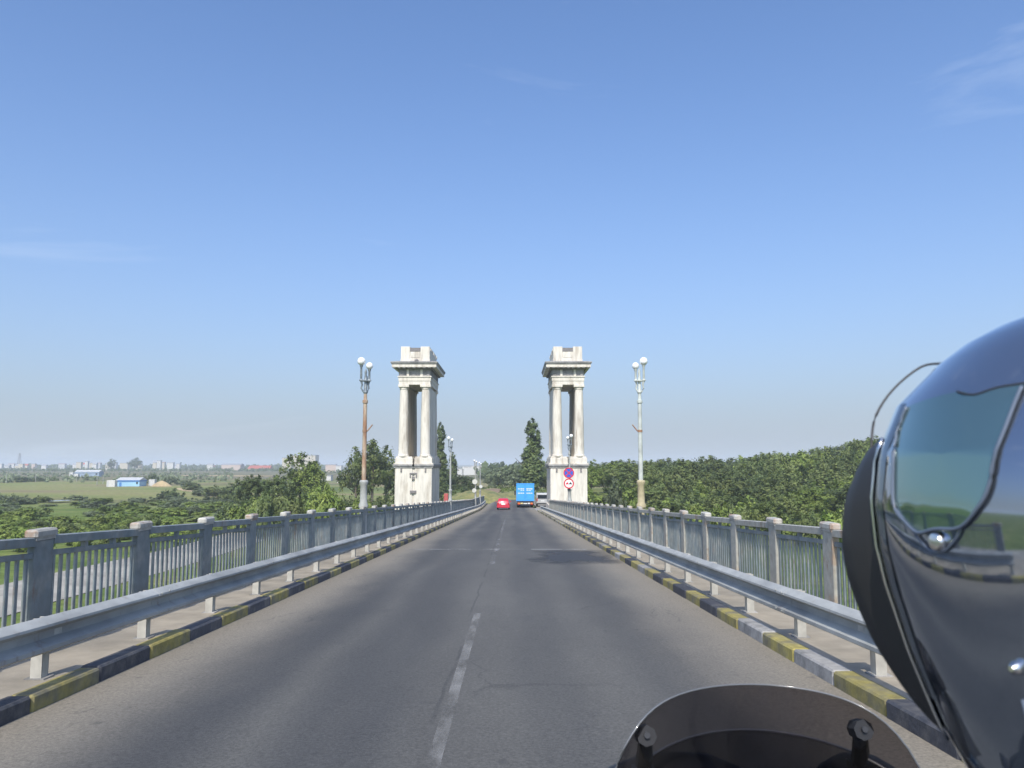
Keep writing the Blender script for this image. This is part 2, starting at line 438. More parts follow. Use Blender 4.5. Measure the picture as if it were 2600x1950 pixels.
def road_material():
    m = bpy.data.materials.new('asphalt'); m.use_nodes = True
    n, l = m.node_tree.nodes, m.node_tree.links
    b = n['Principled BSDF']; b.inputs['Roughness'].default_value = 0.8; b.inputs['Specular IOR Level'].default_value = 0.3
    g = n.new('ShaderNodeNewGeometry'); pos = g.outputs['Position']
    sp = n.new('ShaderNodeSeparateXYZ'); l.new(pos, sp.inputs['Vector'])
    def noise(sc_, det, stretch=None, rough=0.6):
        t = n.new('ShaderNodeTexNoise'); t.inputs['Scale'].default_value = sc_; t.inputs['Detail'].default_value = det; t.inputs['Roughness'].default_value = rough
        src = pos
        if stretch:
            mp = n.new('ShaderNodeMapping'); mp.inputs['Scale'].default_value = stretch; l.new(src, mp.inputs['Vector']); src = mp.outputs['Vector']
        l.new(src, t.inputs['Vector']); return t.outputs['Fac']
    def mrange(src, a, b_, c=0.0, d=1.0, smooth=False):
        r = n.new('ShaderNodeMapRange'); r.inputs['From Min'].default_value = a; r.inputs['From Max'].default_value = b_
        r.inputs['To Min'].default_value = c; r.inputs['To Max'].default_value = d
        if smooth: r.interpolation_type = 'SMOOTHSTEP'
        l.new(src, r.inputs['Value']); return r.outputs['Result']
    def math_(op, a, b_):
        x = n.new('ShaderNodeMath'); x.operation = op
        for i, v in enumerate((a, b_)):
            if isinstance(v, (int, float)): x.inputs[i].default_value = v
            else: l.new(v, x.inputs[i])
        return x.outputs[0]
    def mix(f, c1, c2):
        x = n.new('ShaderNodeMixRGB')
        l.new(f, x.inputs['Fac'])
        for k, c in (('Color1', c1), ('Color2', c2)):
            if isinstance(c, tuple): x.inputs[k].default_value = (*c, 1)
            else: l.new(c, x.inputs[k])
        return x.outputs['Color']
    # long worn lanes: the surface polished and darkened by wheels, along the road
    wob = math_('MULTIPLY', math_('SUBTRACT', noise(0.10, 3, (0.3, 1, 1)), 0.5), 1.1)
    xw = math_('ADD', sp.outputs['X'], wob)
    def track(c, w):
        return mrange(math_('ABSOLUTE', math_('SUBTRACT', xw, c), 0), w, w * 0.25, 0, 1, True)
    tr = math_('MAXIMUM', math_('MAXIMUM', track(-2.7, 0.85), track(-1.35, 0.75)), math_('MULTIPLY', math_('MAXIMUM', track(0.35, 0.5), track(1.6, 0.6)), 0.75))
    tr = math_('MULTIPLY', tr, mrange(noise(0.35, 4, (1, 0.15, 1)), 0.32, 0.62, 0.25, 1.0))
    base = mix(mrange(noise(0.5, 6, (1, 0.25, 1)), 0.36, 0.66), (0.094, 0.091, 0.083), (0.127, 0.123, 0.110))
    c = mix(math_('MULTIPLY', tr, 0.8), base, (0.056, 0.057, 0.058))
    # oil drips and patches
    spots = mrange(noise(1.7, 3, (1, 0.5, 1)), 0.64, 0.74)
    c = mix(math_('MULTIPLY', spots, 0.35), c, (0.06, 0.06, 0.062))
    # beige dust collected along both kerbs
    edge_n = math_('MULTIPLY', math_('SUBTRACT', noise(0.8, 5, (1, 0.35, 1)), 0.5), 1.1)
    dl = mrange(math_('ADD', sp.outputs['X'], edge_n), KL + 1.5, KL + 0.15, 0, 1, True)
    dr = mrange(math_('ADD', sp.outputs['X'], edge_n), KR - 1.5, KR - 0.15, 0, 1, True)
    c = mix(math_('MULTIPLY', math_('MAXIMUM', dl, dr), 0.85), c, (0.25, 0.222, 0.175))
    # cracks and the seam of the paving lane
    vo = n.new('ShaderNodeTexVoronoi'); vo.feature = 'DISTANCE_TO_EDGE'; vo.inputs['Scale'].default_value = 0.42
    mpv = n.new('ShaderNodeMapping'); mpv.inputs['Scale'].default_value = (1.5, 0.5, 1.0)
    dis = n.new('ShaderNodeTexNoise'); dis.inputs['Scale'].default_value = 2.6; dis.inputs['Detail'].default_value = 5
    l.new(pos, dis.inputs['Vector'])
    vadd = n.new('ShaderNodeVectorMath'); vadd.operation = 'MULTIPLY_ADD'; vadd.inputs[1].default_value = (.55, .55, 0); l.new(dis.outputs['Color'], vadd.inputs[0]); l.new(pos, vadd.inputs[2])
    l.new(vadd.outputs[0], mpv.inputs['Vector']); l.new(mpv.outputs['Vector'], vo.inputs['Vector'])
    ck = math_('MULTIPLY', mrange(vo.outputs['Distance'], 0.010, 0.002), mrange(noise(0.22, 3), 0.50, 0.60))
    seam = math_('MULTIPLY', mrange(math_('ABSOLUTE', math_('ADD', math_('ADD', sp.outputs['X'], math_('MULTIPLY', math_('SUBTRACT', noise(0.6, 3), 0.5), .16)), 0.62), 0), 0.022, 0.010), mrange(noise(0.5, 3), .42, .52))
    c = mix(math_('MULTIPLY', math_('MAXIMUM', ck, seam), 0.38), c, (0.040, 0.040, 0.040))
    # small repairs and drips
    drip = mrange(noise(5.5, 2, (1, .6, 1)), 0.68, 0.76)
    c = mix(math_('MULTIPLY', drip, 0.4), c, (0.045, 0.045, 0.046))
    # aggregate grain
    gr = n.new('ShaderNodeMixRGB'); gr.blend_type = 'MULTIPLY'; gr.inputs['Fac'].default_value = 1
    l.new(c, gr.inputs['Color1']); l.new(mrange(noise(38, 4, None, 0.75), 0.3, 0.7, 0.66, 1.34), gr.inputs['Color2'])
    l.new(gr.outputs['Color'], b.inputs['Base Color'])
    bp = n.new('ShaderNodeBump'); bp.inputs['Strength'].default_value = 0.5; bp.inputs['Distance'].default_value = 0.008
    l.new(noise(90, 2), bp.inputs['Height']); l.new(bp.outputs['Normal'], b.inputs['Normal'])
    return m
M['road'] = road_material()
tag(strip(KL - 0.05, KR + 0.05, YS, YE, 0.0).build('road', M['road']), kind='structure')
# road beyond the bridge, bending away on its embankment
tag(strip(KL + 0.3, KR + 1.6, YE, 162, 0.0, 3.0).build('approach_road', M['road']), kind='structure')
# paved widening beside the portal where vehicles stand
tag(strip(KR + 0.45, KR + 7.5, 97.0, YE, -0.02).build('lay_by', M['sidewalk']), kind='structure')

# deck slab under road and pavements
dk = MB()
for y0 in np.arange(YS, 112, 12.0):
    y1 = min(y0 + 12.0, 112)
    pr = [(-5.75, -0.0), (-5.75, -0.55), (-4.6, -0.75), (-4.2, -2.2), (3.3, -2.2), (3.7, -0.75), (4.95, -0.55), (4.95, 0.0)]
    n_ = len(pr)
    vs = [(a, y0, zr(y0) + c - 0.03) for a, c in pr] + [(a, y1, zr(y1) + c - 0.03) for a, c in pr]
    dk.add(vs, [(i, (i + 1) % n_, n_ + (i + 1) % n_, n_ + i) for i in range(n_)])
tag(dk.build('bridge_deck', M['concrete']), kind='structure')

def pavement(name, x0, x1, y1):
    P = []
    ys = list(np.arange(YS, y1, 2.0)) + [y1]
    for y in ys:
        P.append([(x0, y, zr(y) + 0.0), (x0, y, zr(y) + 0.125), (x1, y, zr(y) + 0.135), (x1, y, zr(y) - 0.5)])
    return tag(MB().grid(P).build(name, M['sidewalk']), kind='structure')
pavement('pavement_left', KL - 0.2, -5.55, YE)
pavement('pavement_right', KR + 0.2, 4.75, 96.0)

# kerbs: stones painted in turn, each a piece
def kerb(name, xf, side, y_first, pitch, seq, y_end):
    root = tag(link(name, None), kind='structure')
    me = {}
    L = pitch - 0.012
    for k in ('kerb_yellow', 'kerb_black', 'kerb_grey'):
        b = MB()
        b.bbox(-0.10, 0.10, -L / 2, L / 2, -0.12, 0.14, 0.018)
        me[k] = b.mesh('kerb_stone', M[k])
    rg = random.Random(3 if side < 0 else 5)
    n0 = int(math.floor((YS + 9 - y_first) / pitch))
    i = n0
    while True:
        y = y_first + (i + 0.5) * pitch
        if y > y_end: break
        k = seq(i, rg)
        o = link('kerb_stone', me[k], root)
        o.location = (xf + side * (0.10 + rg.uniform(-.006, .006)) + xo(y), y, zr(y) + rg.uniform(-.006, .008))
        o.rotation_euler = (math.atan2(zr(y + .5) - zr(y - .5), 1.0), rg.uniform(-.01, .01), rg.uniform(-.004, .004))
        i += 1
kerb('kerb_left', KL, -1, 6.73, 1.083, lambda i, r: 'kerb_yellow' if i % 2 == 0 else 'kerb_black', 127.5)
kerb('kerb_right', KR, 1, 6.60, 1.060, lambda i, r: 'kerb_yellow' if i % 2 == 0 else ('kerb_grey' if i in (1, 3) or r.random() < .35 else 'kerb_black'), 96.0)

# road markings, joint and patch: worn paint shows the asphalt through
def worn(name, col, lo, hi, scale, rough=0.7, stretch=(1, 1, 1), strength=1.0, box=None):
    m = bpy.data.materials.new(name); m.use_nodes = True
    n, l = m.node_tree.nodes, m.node_tree.links
    b = n['Principled BSDF']; b.inputs['Base Color'].default_value = (*col, 1); b.inputs['Roughness'].default_value = rough
    g = n.new('ShaderNodeNewGeometry'); mp = n.new('ShaderNodeMapping'); mp.inputs['Scale'].default_value = stretch
    l.new(g.outputs['Position'], mp.inputs['Vector'])
    t = n.new('ShaderNodeTexNoise'); t.inputs['Scale'].default_value = scale; t.inputs['Detail'].default_value = 6; t.inputs['Roughness'].default_value = 0.65
    l.new(mp.outputs['Vector'], t.inputs['Vector'])
    r = n.new('ShaderNodeMapRange'); r.inputs['From Min'].default_value = lo; r.inputs['From Max'].default_value = hi; r.inputs['To Max'].default_value = strength
    l.new(t.outputs['Fac'], r.inputs['Value'])
    fac = r.outputs['Result']
    if box:
        sp = n.new('ShaderNodeSeparateXYZ'); l.new(g.outputs['Position'], sp.inputs['Vector'])
        jit = n.new('ShaderNodeMath'); jit.operation = 'MULTIPLY_ADD'; jit.inputs[1].default_value = 2.2; jit.inputs[2].default_value = -1.1
        l.new(t.outputs['Fac'], jit.inputs[0])
        for ax, a, b_, fa in (('X', box[0], box[1], box[4]), ('Y', box[2], box[3], box[5])):
            ad = n.new('ShaderNodeMath'); ad.operation = 'ADD'; l.new(sp.outputs[ax], ad.inputs[0]); l.new(jit.outputs[0], ad.inputs[1])
            for e, d in ((a, fa), (b_, -fa)):
                m2 = n.new('ShaderNodeMapRange'); m2.inputs['From Min'].default_value = e; m2.inputs['From Max'].default_value = e + d; m2.interpolation_type = 'SMOOTHSTEP'
                l.new(ad.outputs[0], m2.inputs['Value'])
                mu = n.new('ShaderNodeMath'); mu.operation = 'MULTIPLY'; l.new(fac, mu.inputs[0]); l.new(m2.outputs['Result'], mu.inputs[1]); fac = mu.outputs[0]
    tr = n.new('ShaderNodeBsdfTransparent'); mx = n.new('ShaderNodeMixShader')
    l.new(fac, mx.inputs['Fac']); l.new(tr.outputs['BSDF'], mx.inputs[1]); l.new(b.outputs['BSDF'], mx.inputs[2])
    l.new(mx.outputs['Shader'], n['Material Output'].inputs['Surface'])
    return m
M['worn_white'] = worn('worn_white_paint', (0.50, 0.49, 0.46), 0.38, 0.66, 4.5, stretch=(1, 0.25, 1), strength=0.36)
M['faint_white'] = worn('faint_white_paint', (0.36, 0.35, 0.34), 0.45, 0.65, 2.0, stretch=(1, 0.25, 1), strength=0.45)
M['joint'] = worn('pale_joint_filler', (0.46, 0.46, 0.44), 0.36, 0.56, 1.1, strength=0.85)
M['tar'] = worn('tar_patch', (0.05, 0.052, 0.056), 0.30, 0.5, 0.75, stretch=(1, 0.6, 1), strength=0.75, box=(0.5, 3.3, 20.6, 26.9, 0.9, 1.6))
CL = -0.52
mk = tag(link('road_markings', None), kind='structure')
strip(CL - 0.05, CL + 0.05, 3.0, 12.3, 0.004).build('centre_dash', M['worn_white'], mk)
strip(CL - 0.07, CL + 0.07, 21.0, 60.0, 0.004).build('centre_dash', M['faint_white'], mk)
strip(KL + 0.5, CL + 0.9, 26.75, 26.92, 0.008, 0.2).build('joint_line', M['joint'], mk)
strip(CL + 1.15, KR - 0.5, 26.75, 26.92, 0.008, 0.2).build('joint_line', M['joint'], mk)
strip(-0.2, KR - 0.03, 19.5, 26.7, 0.004).build('tar_patch', M['tar'], mk)

# ------------------------------------------------------------------ bridge railings
def railing(side, y_first, pitch, y_end, label, x_of, post_mat, rail_mat, n_parts):
    root = thing('bridge_railing', label, 'railing', (x_of(0), 0, 0))
    # posts: thin plates set lengthwise, with a flared cap
    pm = MB().bbox(-0.045, 0.045, -0.17, 0.17, 0.12, 1.30, 0.012)
    post_me = pm.mesh('post', M[post_mat])
    cm = MB()
    cm.box(-0.055, 0.055, -0.18, 0.18, 1.295, 1.335)
    cm.bbox(-0.072, 0.072, -0.20, 0.20, 1.336, 1.41, 0.022)
    cap_me = cm.mesh('post_cap', M['cap'])
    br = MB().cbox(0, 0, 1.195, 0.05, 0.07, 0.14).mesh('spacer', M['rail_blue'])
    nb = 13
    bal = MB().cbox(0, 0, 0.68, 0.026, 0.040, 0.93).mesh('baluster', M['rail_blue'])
    ys = []
    y = y_first
    while y - pitch > 1.5: y -= pitch
    while y <= y_end:
        ys.append(y); y += pitch
    sl = lambda y: math.atan2(zr(y + .5) - zr(y - .5), 1.0)
    x00 = x_of(0)
    stuff = MB()
    cnt = 0
    for i, y in enumerate(ys):
        x = x_of(y) - x00
        p = link('post', post_me, root, (x, y, zr(y)))
        c = link('post_cap', cap_me, p, (0, 0, 0))
        if i + 1 < len(ys):
            y2 = ys[i + 1]; x2 = x_of(y2) - x00
            a = Vector((x, y + .17, zr(y))); b = Vector((x2, y2 - .17, zr(y2)))
            def bar(z, w, hgt, name, mt):
                pr = [(-w / 2, -hgt / 2), (-w / 2 * .6, -hgt / 2 * 1.15), (w / 2 * .6, -hgt / 2 * 1.15), (w / 2, -hgt / 2), (w / 2, hgt / 2), (w / 2 * .6, hgt / 2 * 1.2), (-w / 2 * .6, hgt / 2 * 1.2), (-w / 2, hgt / 2)]
                n_ = len(pr); mb = MB()
                vs = [(a.x + u, a.y, a.z + z + v) for u, v in pr] + [(b.x + u, b.y, b.z + z + v) for u, v in pr]
                mb.add(vs, [(k, (k + 1) % n_, n_ + (k + 1) % n_, n_ + k) for k in range(n_)] + [tuple(range(n_)), tuple(range(2 * n_ - 1, n_ - 1, -1))])
                mb.build(name, mt, root)
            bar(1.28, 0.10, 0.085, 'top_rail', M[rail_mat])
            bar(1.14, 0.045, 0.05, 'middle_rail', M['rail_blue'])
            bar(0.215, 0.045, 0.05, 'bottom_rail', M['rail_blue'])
            for t in (0.36, 0.70) if i % 2 else (0.5,):
                q = a.lerp(b, t); link('spacer', br, root, (q.x, q.y, q.z))
            for k in range(nb):
                t = (k + 0.5) / nb
                q = a.lerp(b, t)
                if cnt < n_parts:
                    o = link('baluster', bal, root, (q.x, q.y, q.z)); cnt += 1
                else:
                    stuff.cbox(q.x, q.y, q.z + 0.68, 0.026, 0.040, 0.93)
    if stuff.v:
        tag(stuff.build('far_balusters', M['rail_blue'], root), kind='stuff')
    return root
def xl(y):
    return -5.0 + (0.0 if y < 112 else ((y - 112) / 18.0) ** 2 * 1.05)
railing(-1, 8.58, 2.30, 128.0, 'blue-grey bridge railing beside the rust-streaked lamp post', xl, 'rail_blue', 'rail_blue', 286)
railing(1, 10.6, 2.25, 91.0, 'pale grey bridge railing beside the pale green lamp post', lambda y: 4.18, 'rail_pale', 'rail_pale', 286)

# ------------------------------------------------------------------ crash barriers
def barrier(side, xf, y0, pitch, y_end, label):
    """W-beam on posts with spacer blocks; xf = face of the beam towards the road"""
    root = thing('crash_barrier', label, 'crash barrier', (xf, 0, 0))
    H = 0.70
    w = [(0.060, -0.155), (0.0, -0.125), (0.0, -0.090), (0.085, -0.035), (0.090, 0.0), (0.085, 0.030), (0.0, 0.078), (0.004, 0.100), (0.080, 0.155)]
    front = [(side * a, c) for a, c in w]
    back = [(side * (a + 0.012), c) for a, c in w][::-1]
    prof = front + back
    pm = MB()
    s_ = side
    pm.box(min(s_ * .19, s_ * .20), max(s_ * .19, s_ * .20), -0.05, 0.05, 0.13, 0.66)
    pm.box(min(s_ * .19, s_ * .29), max(s_ * .19, s_ * .29), -0.056, -0.044, 0.13, 0.66)
    pm.box(min(s_ * .19, s_ * .29), max(s_ * .19, s_ * .29), 0.044, 0.056, 0.13, 0.66)
    post_me = pm.mesh('post', M['galv_post'])
    plate_me = MB().box(min(s_ * .15, s_ * .33), max(s_ * .15, s_ * .33), -0.085, 0.085, 0.125, 0.14).mesh('base_plate', M['kerb_grey'])
    blk = MB().box(min(s_ * .09, s_ * .19), max(s_ * .09, s_ * .19), -0.06, 0.06, 0.45, 0.64).mesh('spacer_block', M['galv_post'])
    bolt = MB().lathe([(0.004, 0), (0.015, 0.0), (0.015, 0.006), (0.004, 0.012)], 8).mesh('bolt', M['galv'])
    ys = []
    y = y0
    while y - pitch > 1.0: y -= pitch
    while y <= y_end:
        ys.append(y); y += pitch
    for y in ys:
        p = link('post', post_me, root, (0, y, zr(y)))
        link('base_plate', plate_me, p)
        link('spacer_block', blk, p)
    # beam panels, lapped at every second post
    st = ys[0] - 0.3
    for k in range(0, len(ys), 2):
        ya = ys[k] - 0.16
        yb = (ys[k + 2] + 0.16) if k + 2 < len(ys) else ys[-1] + 0.5
        off = side * (0.004 if (k // 2) % 2 else 0.0)
        n_ = len(prof); mb = MB()
        za, zb = zr(ya) + H - .155, zr(yb) + H - .155
        vs = [(u + off, ya, za + v) for u, v in prof] + [(u + off, yb, zb + v) for u, v in prof]
        mb.add(vs, [(i, (i + 1) % n_, n_ + (i + 1) % n_, n_ + i) for i in range(n_)] + [tuple(range(n_)), tuple(range(2 * n_ - 1, n_ - 1, -1))])
        b = mb.build('beam', M['galv'], root, smooth=40)
        for dy in (-.1, .1):
            for dz in (-.105, .105):
                o = link('bolt', bolt, b, (off, ys[k] + dy, zr(ys[k]) + H - .155 + dz))
                o.rotation_euler = (0, -side * math.pi / 2, 0)
    return root
barrier(-1, -4.02, 7.4, 2.05, 125.0, 'galvanised crash barrier in front of the blue-grey railing')
barrier(1, 3.12, 7.52, 2.0, 90.0, 'galvanised crash barrier in front of the pale grey railing')

# ------------------------------------------------------------------ lamp posts
def lamp_post(x, y, label, mirror, base_m, pole_m, head_m, detail=True, group=None, ring_m=None):
    root = thing('lamp_post', label, 'lamp post', (x, y, zr(y)), group)
    b = MB().lathe([(0.17, 0.13), (0.17, 0.30), (0.13, 0.38), (0.125, 1.34), (0.165, 1.38), (0.165, 1.46), (0.125, 1.54), (0.118, 2.12), (0.15, 2.17), (0.155, 2.25), (0.12, 2.30)], 16)
    b.build('base', M[base_m], root, smooth=35)
    MB().lathe([(0.078, 2.30), (0.080, 2.5), (0.066, 4.93), (0.095, 4.95), (0.098, 5.04), (0.062, 5.06), (0.055, 5.28)], 14).build('pole', M[pole_m], root, smooth=35)
    if detail:
        # flag bracket
        f = MB(); s_ = mirror
        f.tube([(0, 0, 3.98), (s_ * 0.09, 0, 3.98), (s_ * 0.13, 0, 4.03), (s_ * 0.27, -0.02, 4.2)], 0.022, 8)
        f.lathe([(0.084, 3.94), (0.084, 4.02)], 12)
        f.build('flag_bracket', M['lamp_rust'], root, smooth=40)
    # branching head: stem, ring plate, scrolled arms, cups, globes
    h = MB()
    h.lathe([(0.055, 5.26), (0.085, 5.32), (0.06, 5.40), (0.045, 5.7), (0.075, 5.74), (0.05, 5.80), (0.035, 5.95), (0.05, 6.02), (0.012, 6.14)], 10)
    h.build('stem', M[head_m], root, smooth=35)
    arms = [(-0.155 * mirror * -1, -0.06, 6.42, 0.142), (0.125 * mirror * -1, 0.06, 6.26, 0.122)]
    arms = [(mirror * -0.15, -0.05, 6.40, 0.142), (mirror * 0.115, 0.05, 6.25, 0.124)]
    for ax, ay, gz, gr in arms:
        a = MB()
        a.tube([(0, 0, 5.32), (ax * .55, ay * .6, 5.36), (ax * .95, ay, 5.46), (ax * .75, ay * .8, 5.58), (ax * .95, ay, 5.72)], [0.035, 0.032, 0.026, 0.03, 0.045], 8)
        a.lathe([(0.02, 5.69), (0.07, 5.72), (0.07, 5.75), (0.035, 5.79), (0.040, 5.85), (0.034, gz - gr - .08), (0.055, gz - gr - .04), (0.06, gz - gr + .02)], 10, (ax, ay, 0))
        ao = a.build('arm', M[head_m], root, smooth=40)
        g = MB().sphere((ax, ay, gz), gr)
        g.build('globe', M['globe'], ao, smooth=180)
    # third arm without a globe
    a = MB()
    a.tube([(0, 0, 5.32), (0.01, .07, 5.36), (0.015, .13, 5.46), (0.01, .10, 5.58), (0.01, .13, 5.72), (0.01, .13, 5.9)], [0.035, 0.032, 0.026, 0.03, 0.045, 0.03], 8)
    a.build('arm', M[head_m], root, smooth=40)
    a = MB()
    a.lathe([(0.10, 5.695), (0.135, 5.70), (0.135, 5.735), (0.09, 5.74)], 12)
    a.build('ring_plate', M[head_m], root, smooth=35)
    return root
lamp_post(-5.08, 27.5, 'rust-streaked twin-globe lamp post near the portal with the dark fittings', 1, 'lamp_grey', 'lamp_rust', 'lamp_iron')
lamp_post(4.42, 27.5, 'pale green twin-globe lamp post with ochre base beside the grey railing', -1, 'lamp_ochre', 'lamp_pale', 'lamp_pale')
lamp_post(-4.95, 64.4, 'slim grey globe lamp post between the portal pillar and the red box', 1, 'lamp_grey', 'lamp_grey', 'lamp_iron', False)
lamp_post(4.45, 62.0, 'globe lamp post carrying two round road signs before the pillar', -1, 'lamp_grey', 'lamp_grey', 'lamp_iron', False)
lamp_post(-4.87, 107.0, 'small distant lamp post with two pale round discs on its pole', 1, 'lamp_grey', 'lamp_grey', 'lamp_grey', False)
lamp_post(-4.72, 119.0, 'most distant lamp post, just past the one with pale discs', 1, 'lamp_grey', 'lamp_grey', 'lamp_grey', False)

# ------------------------------------------------------------------ road signs
M['sign_blue'] = mat('sign_blue', (0.035, 0.10, 0.50), 0.4)
M['sign_red'] = mat('sign_red', (0.58, 0.03, 0.05), 0.4)
M['sign_white'] = mat('sign_white', (0.78, 0.78, 0.76), 0.45)
M['sign_black'] = mat('sign_black', (0.03, 0.03, 0.03), 0.5)
M['sign_back'] = mat('pale_sign_back', (0.60, 0.60, 0.55), 0.5, var=0.1, scale=3)
def disc(mb, r, y, t, n=28, z=0, r0=0.0):
    if r0 <= 0:
        vs = [(r * math.cos(2 * math.pi * k / n), y, z + r * math.sin(2 * math.pi * k / n)) for k in range(n)]
        vs += [(a, y + t, c) for a, _, c in vs]
        mb.add(vs, [tuple(range(n)), tuple(range(2 * n - 1, n - 1, -1))] + [(k, (k + 1) % n, n + (k + 1) % n, n + k) for k in range(n)])
    else:
        vs = []
        for rr, yy in ((r0, y), (r, y), (r, y + t), (r0, y + t)):
            vs += [(rr * math.cos(2 * math.pi * k / n), yy, z + rr * math.sin(2 * math.pi * k / n)) for k in range(n)]
        fs = []
        for a in range(4):
            c = (a + 1) % 4
            fs += [(a * n + k, a * n + (k + 1) % n, c * n + (k + 1) % n, c * n + k) for k in range(n)]
        mb.add(vs, fs)
    return mb
sx, sy = 4.38, 61.78
s1 = thing('no_stopping_sign', 'round blue no-stopping sign with red cross, above the no-overtaking sign', 'road sign', (sx, sy, zr(sy) + 3.53))
disc(MB(), 0.41, 0.0, 0.012).build('plate', M['sign_blue'], s1)
disc(MB(), 0.412, -0.006, 0.005, r0=0.33).build('border', M['sign_red'], s1)
for a in (45, -45):
    mb = MB(); L, w = 0.335, 0.036
    c_, s_ = math.cos(math.radians(a)), math.sin(math.radians(a))
    pts = [(-L, -w), (L, -w), (L, w), (-L, w)]
    yy = -0.005 if a > 0 else -0.0075
    vs = [(u * c_ - v * s_, yy, u * s_ + v * c_) for u, v in pts]; vs += [(p, yy + .003, q) for p, _, q in vs]
    mb.add(vs, [(0, 1, 2, 3), (7, 6, 5, 4), (0, 1, 5, 4), (1, 2, 6, 5), (2, 3, 7, 6), (3, 0, 4, 7)])
    mb.build('cross_bar', M['sign_red'], s1)
MB().box(-0.06, 0.06, 0.014, 0.09, -0.2, -0.12).build('clamp', M['lamp_grey'], s1)
s2 = thing('no_overtaking_sign', 'round white no-overtaking sign with red rim and two small cars', 'road sign', (sx, sy, zr(sy) + 2.72))
disc(MB(), 0.39, 0.0, 0.012).build('plate', M['sign_white'], s2)
disc(MB(), 0.392, -0.006, 0.005, r0=0.30).build('border', M['sign_red'], s2)
def car_sign(cx, m_):
    mb = MB()
    pr = [(-.10, -.09), (-.07, -.09), (-.07, -.06), (.07, -.06), (.07, -.09), (.10, -.09), (.10, .02), (.07, .035), (.05, .09), (-.05, .09), (-.07, .035), (-.10, .02)]
    n_ = len(pr)
    vs = [(cx + a, -0.004, c) for a, c in pr] + [(cx + a, -0.001, c) for a, c in pr]
    mb.add(vs, [tuple(range(n_)), tuple(range(2 * n_ - 1, n_ - 1, -1))] + [(k, (k + 1) % n_, n_ + (k + 1) % n_, n_ + k) for k in range(n_)])
    mb.build('car_symbol', m_, s2)
car_sign(-0.125, M['sign_red']); car_sign(0.125, M['sign_black'])
MB().box(-0.10, 0.12, 0.014, 0.10, -0.52, -0.38).build('clamp', M['black_plastic'], s2)
# pale discs and plate on the distant lamp post
for (x, y, z, r, lab) in ((-4.95, 106.8, 3.6, 0.36, 'pale round sign disc high on a distant lamp pole'), (-5.02, 106.8, 2.45, 0.30, 'smaller pale sign disc below the upper disc on the pole'), (-4.62, 118.8, 2.9, 0.27, 'small pale disc on the most distant lamp pole')):
    t = thing('sign_disc', lab, 'road sign', (x, y, zr(y) + z), 'pale discs on the distant lamp poles')
    disc(MB(), r, 0, 0.02, 20).build('plate', M['sign_back'], t)
    disc(MB(), r + .004, -0.004, 0.028, 20, 0, r - 0.03).build('rim', M['lamp_grey'], t)

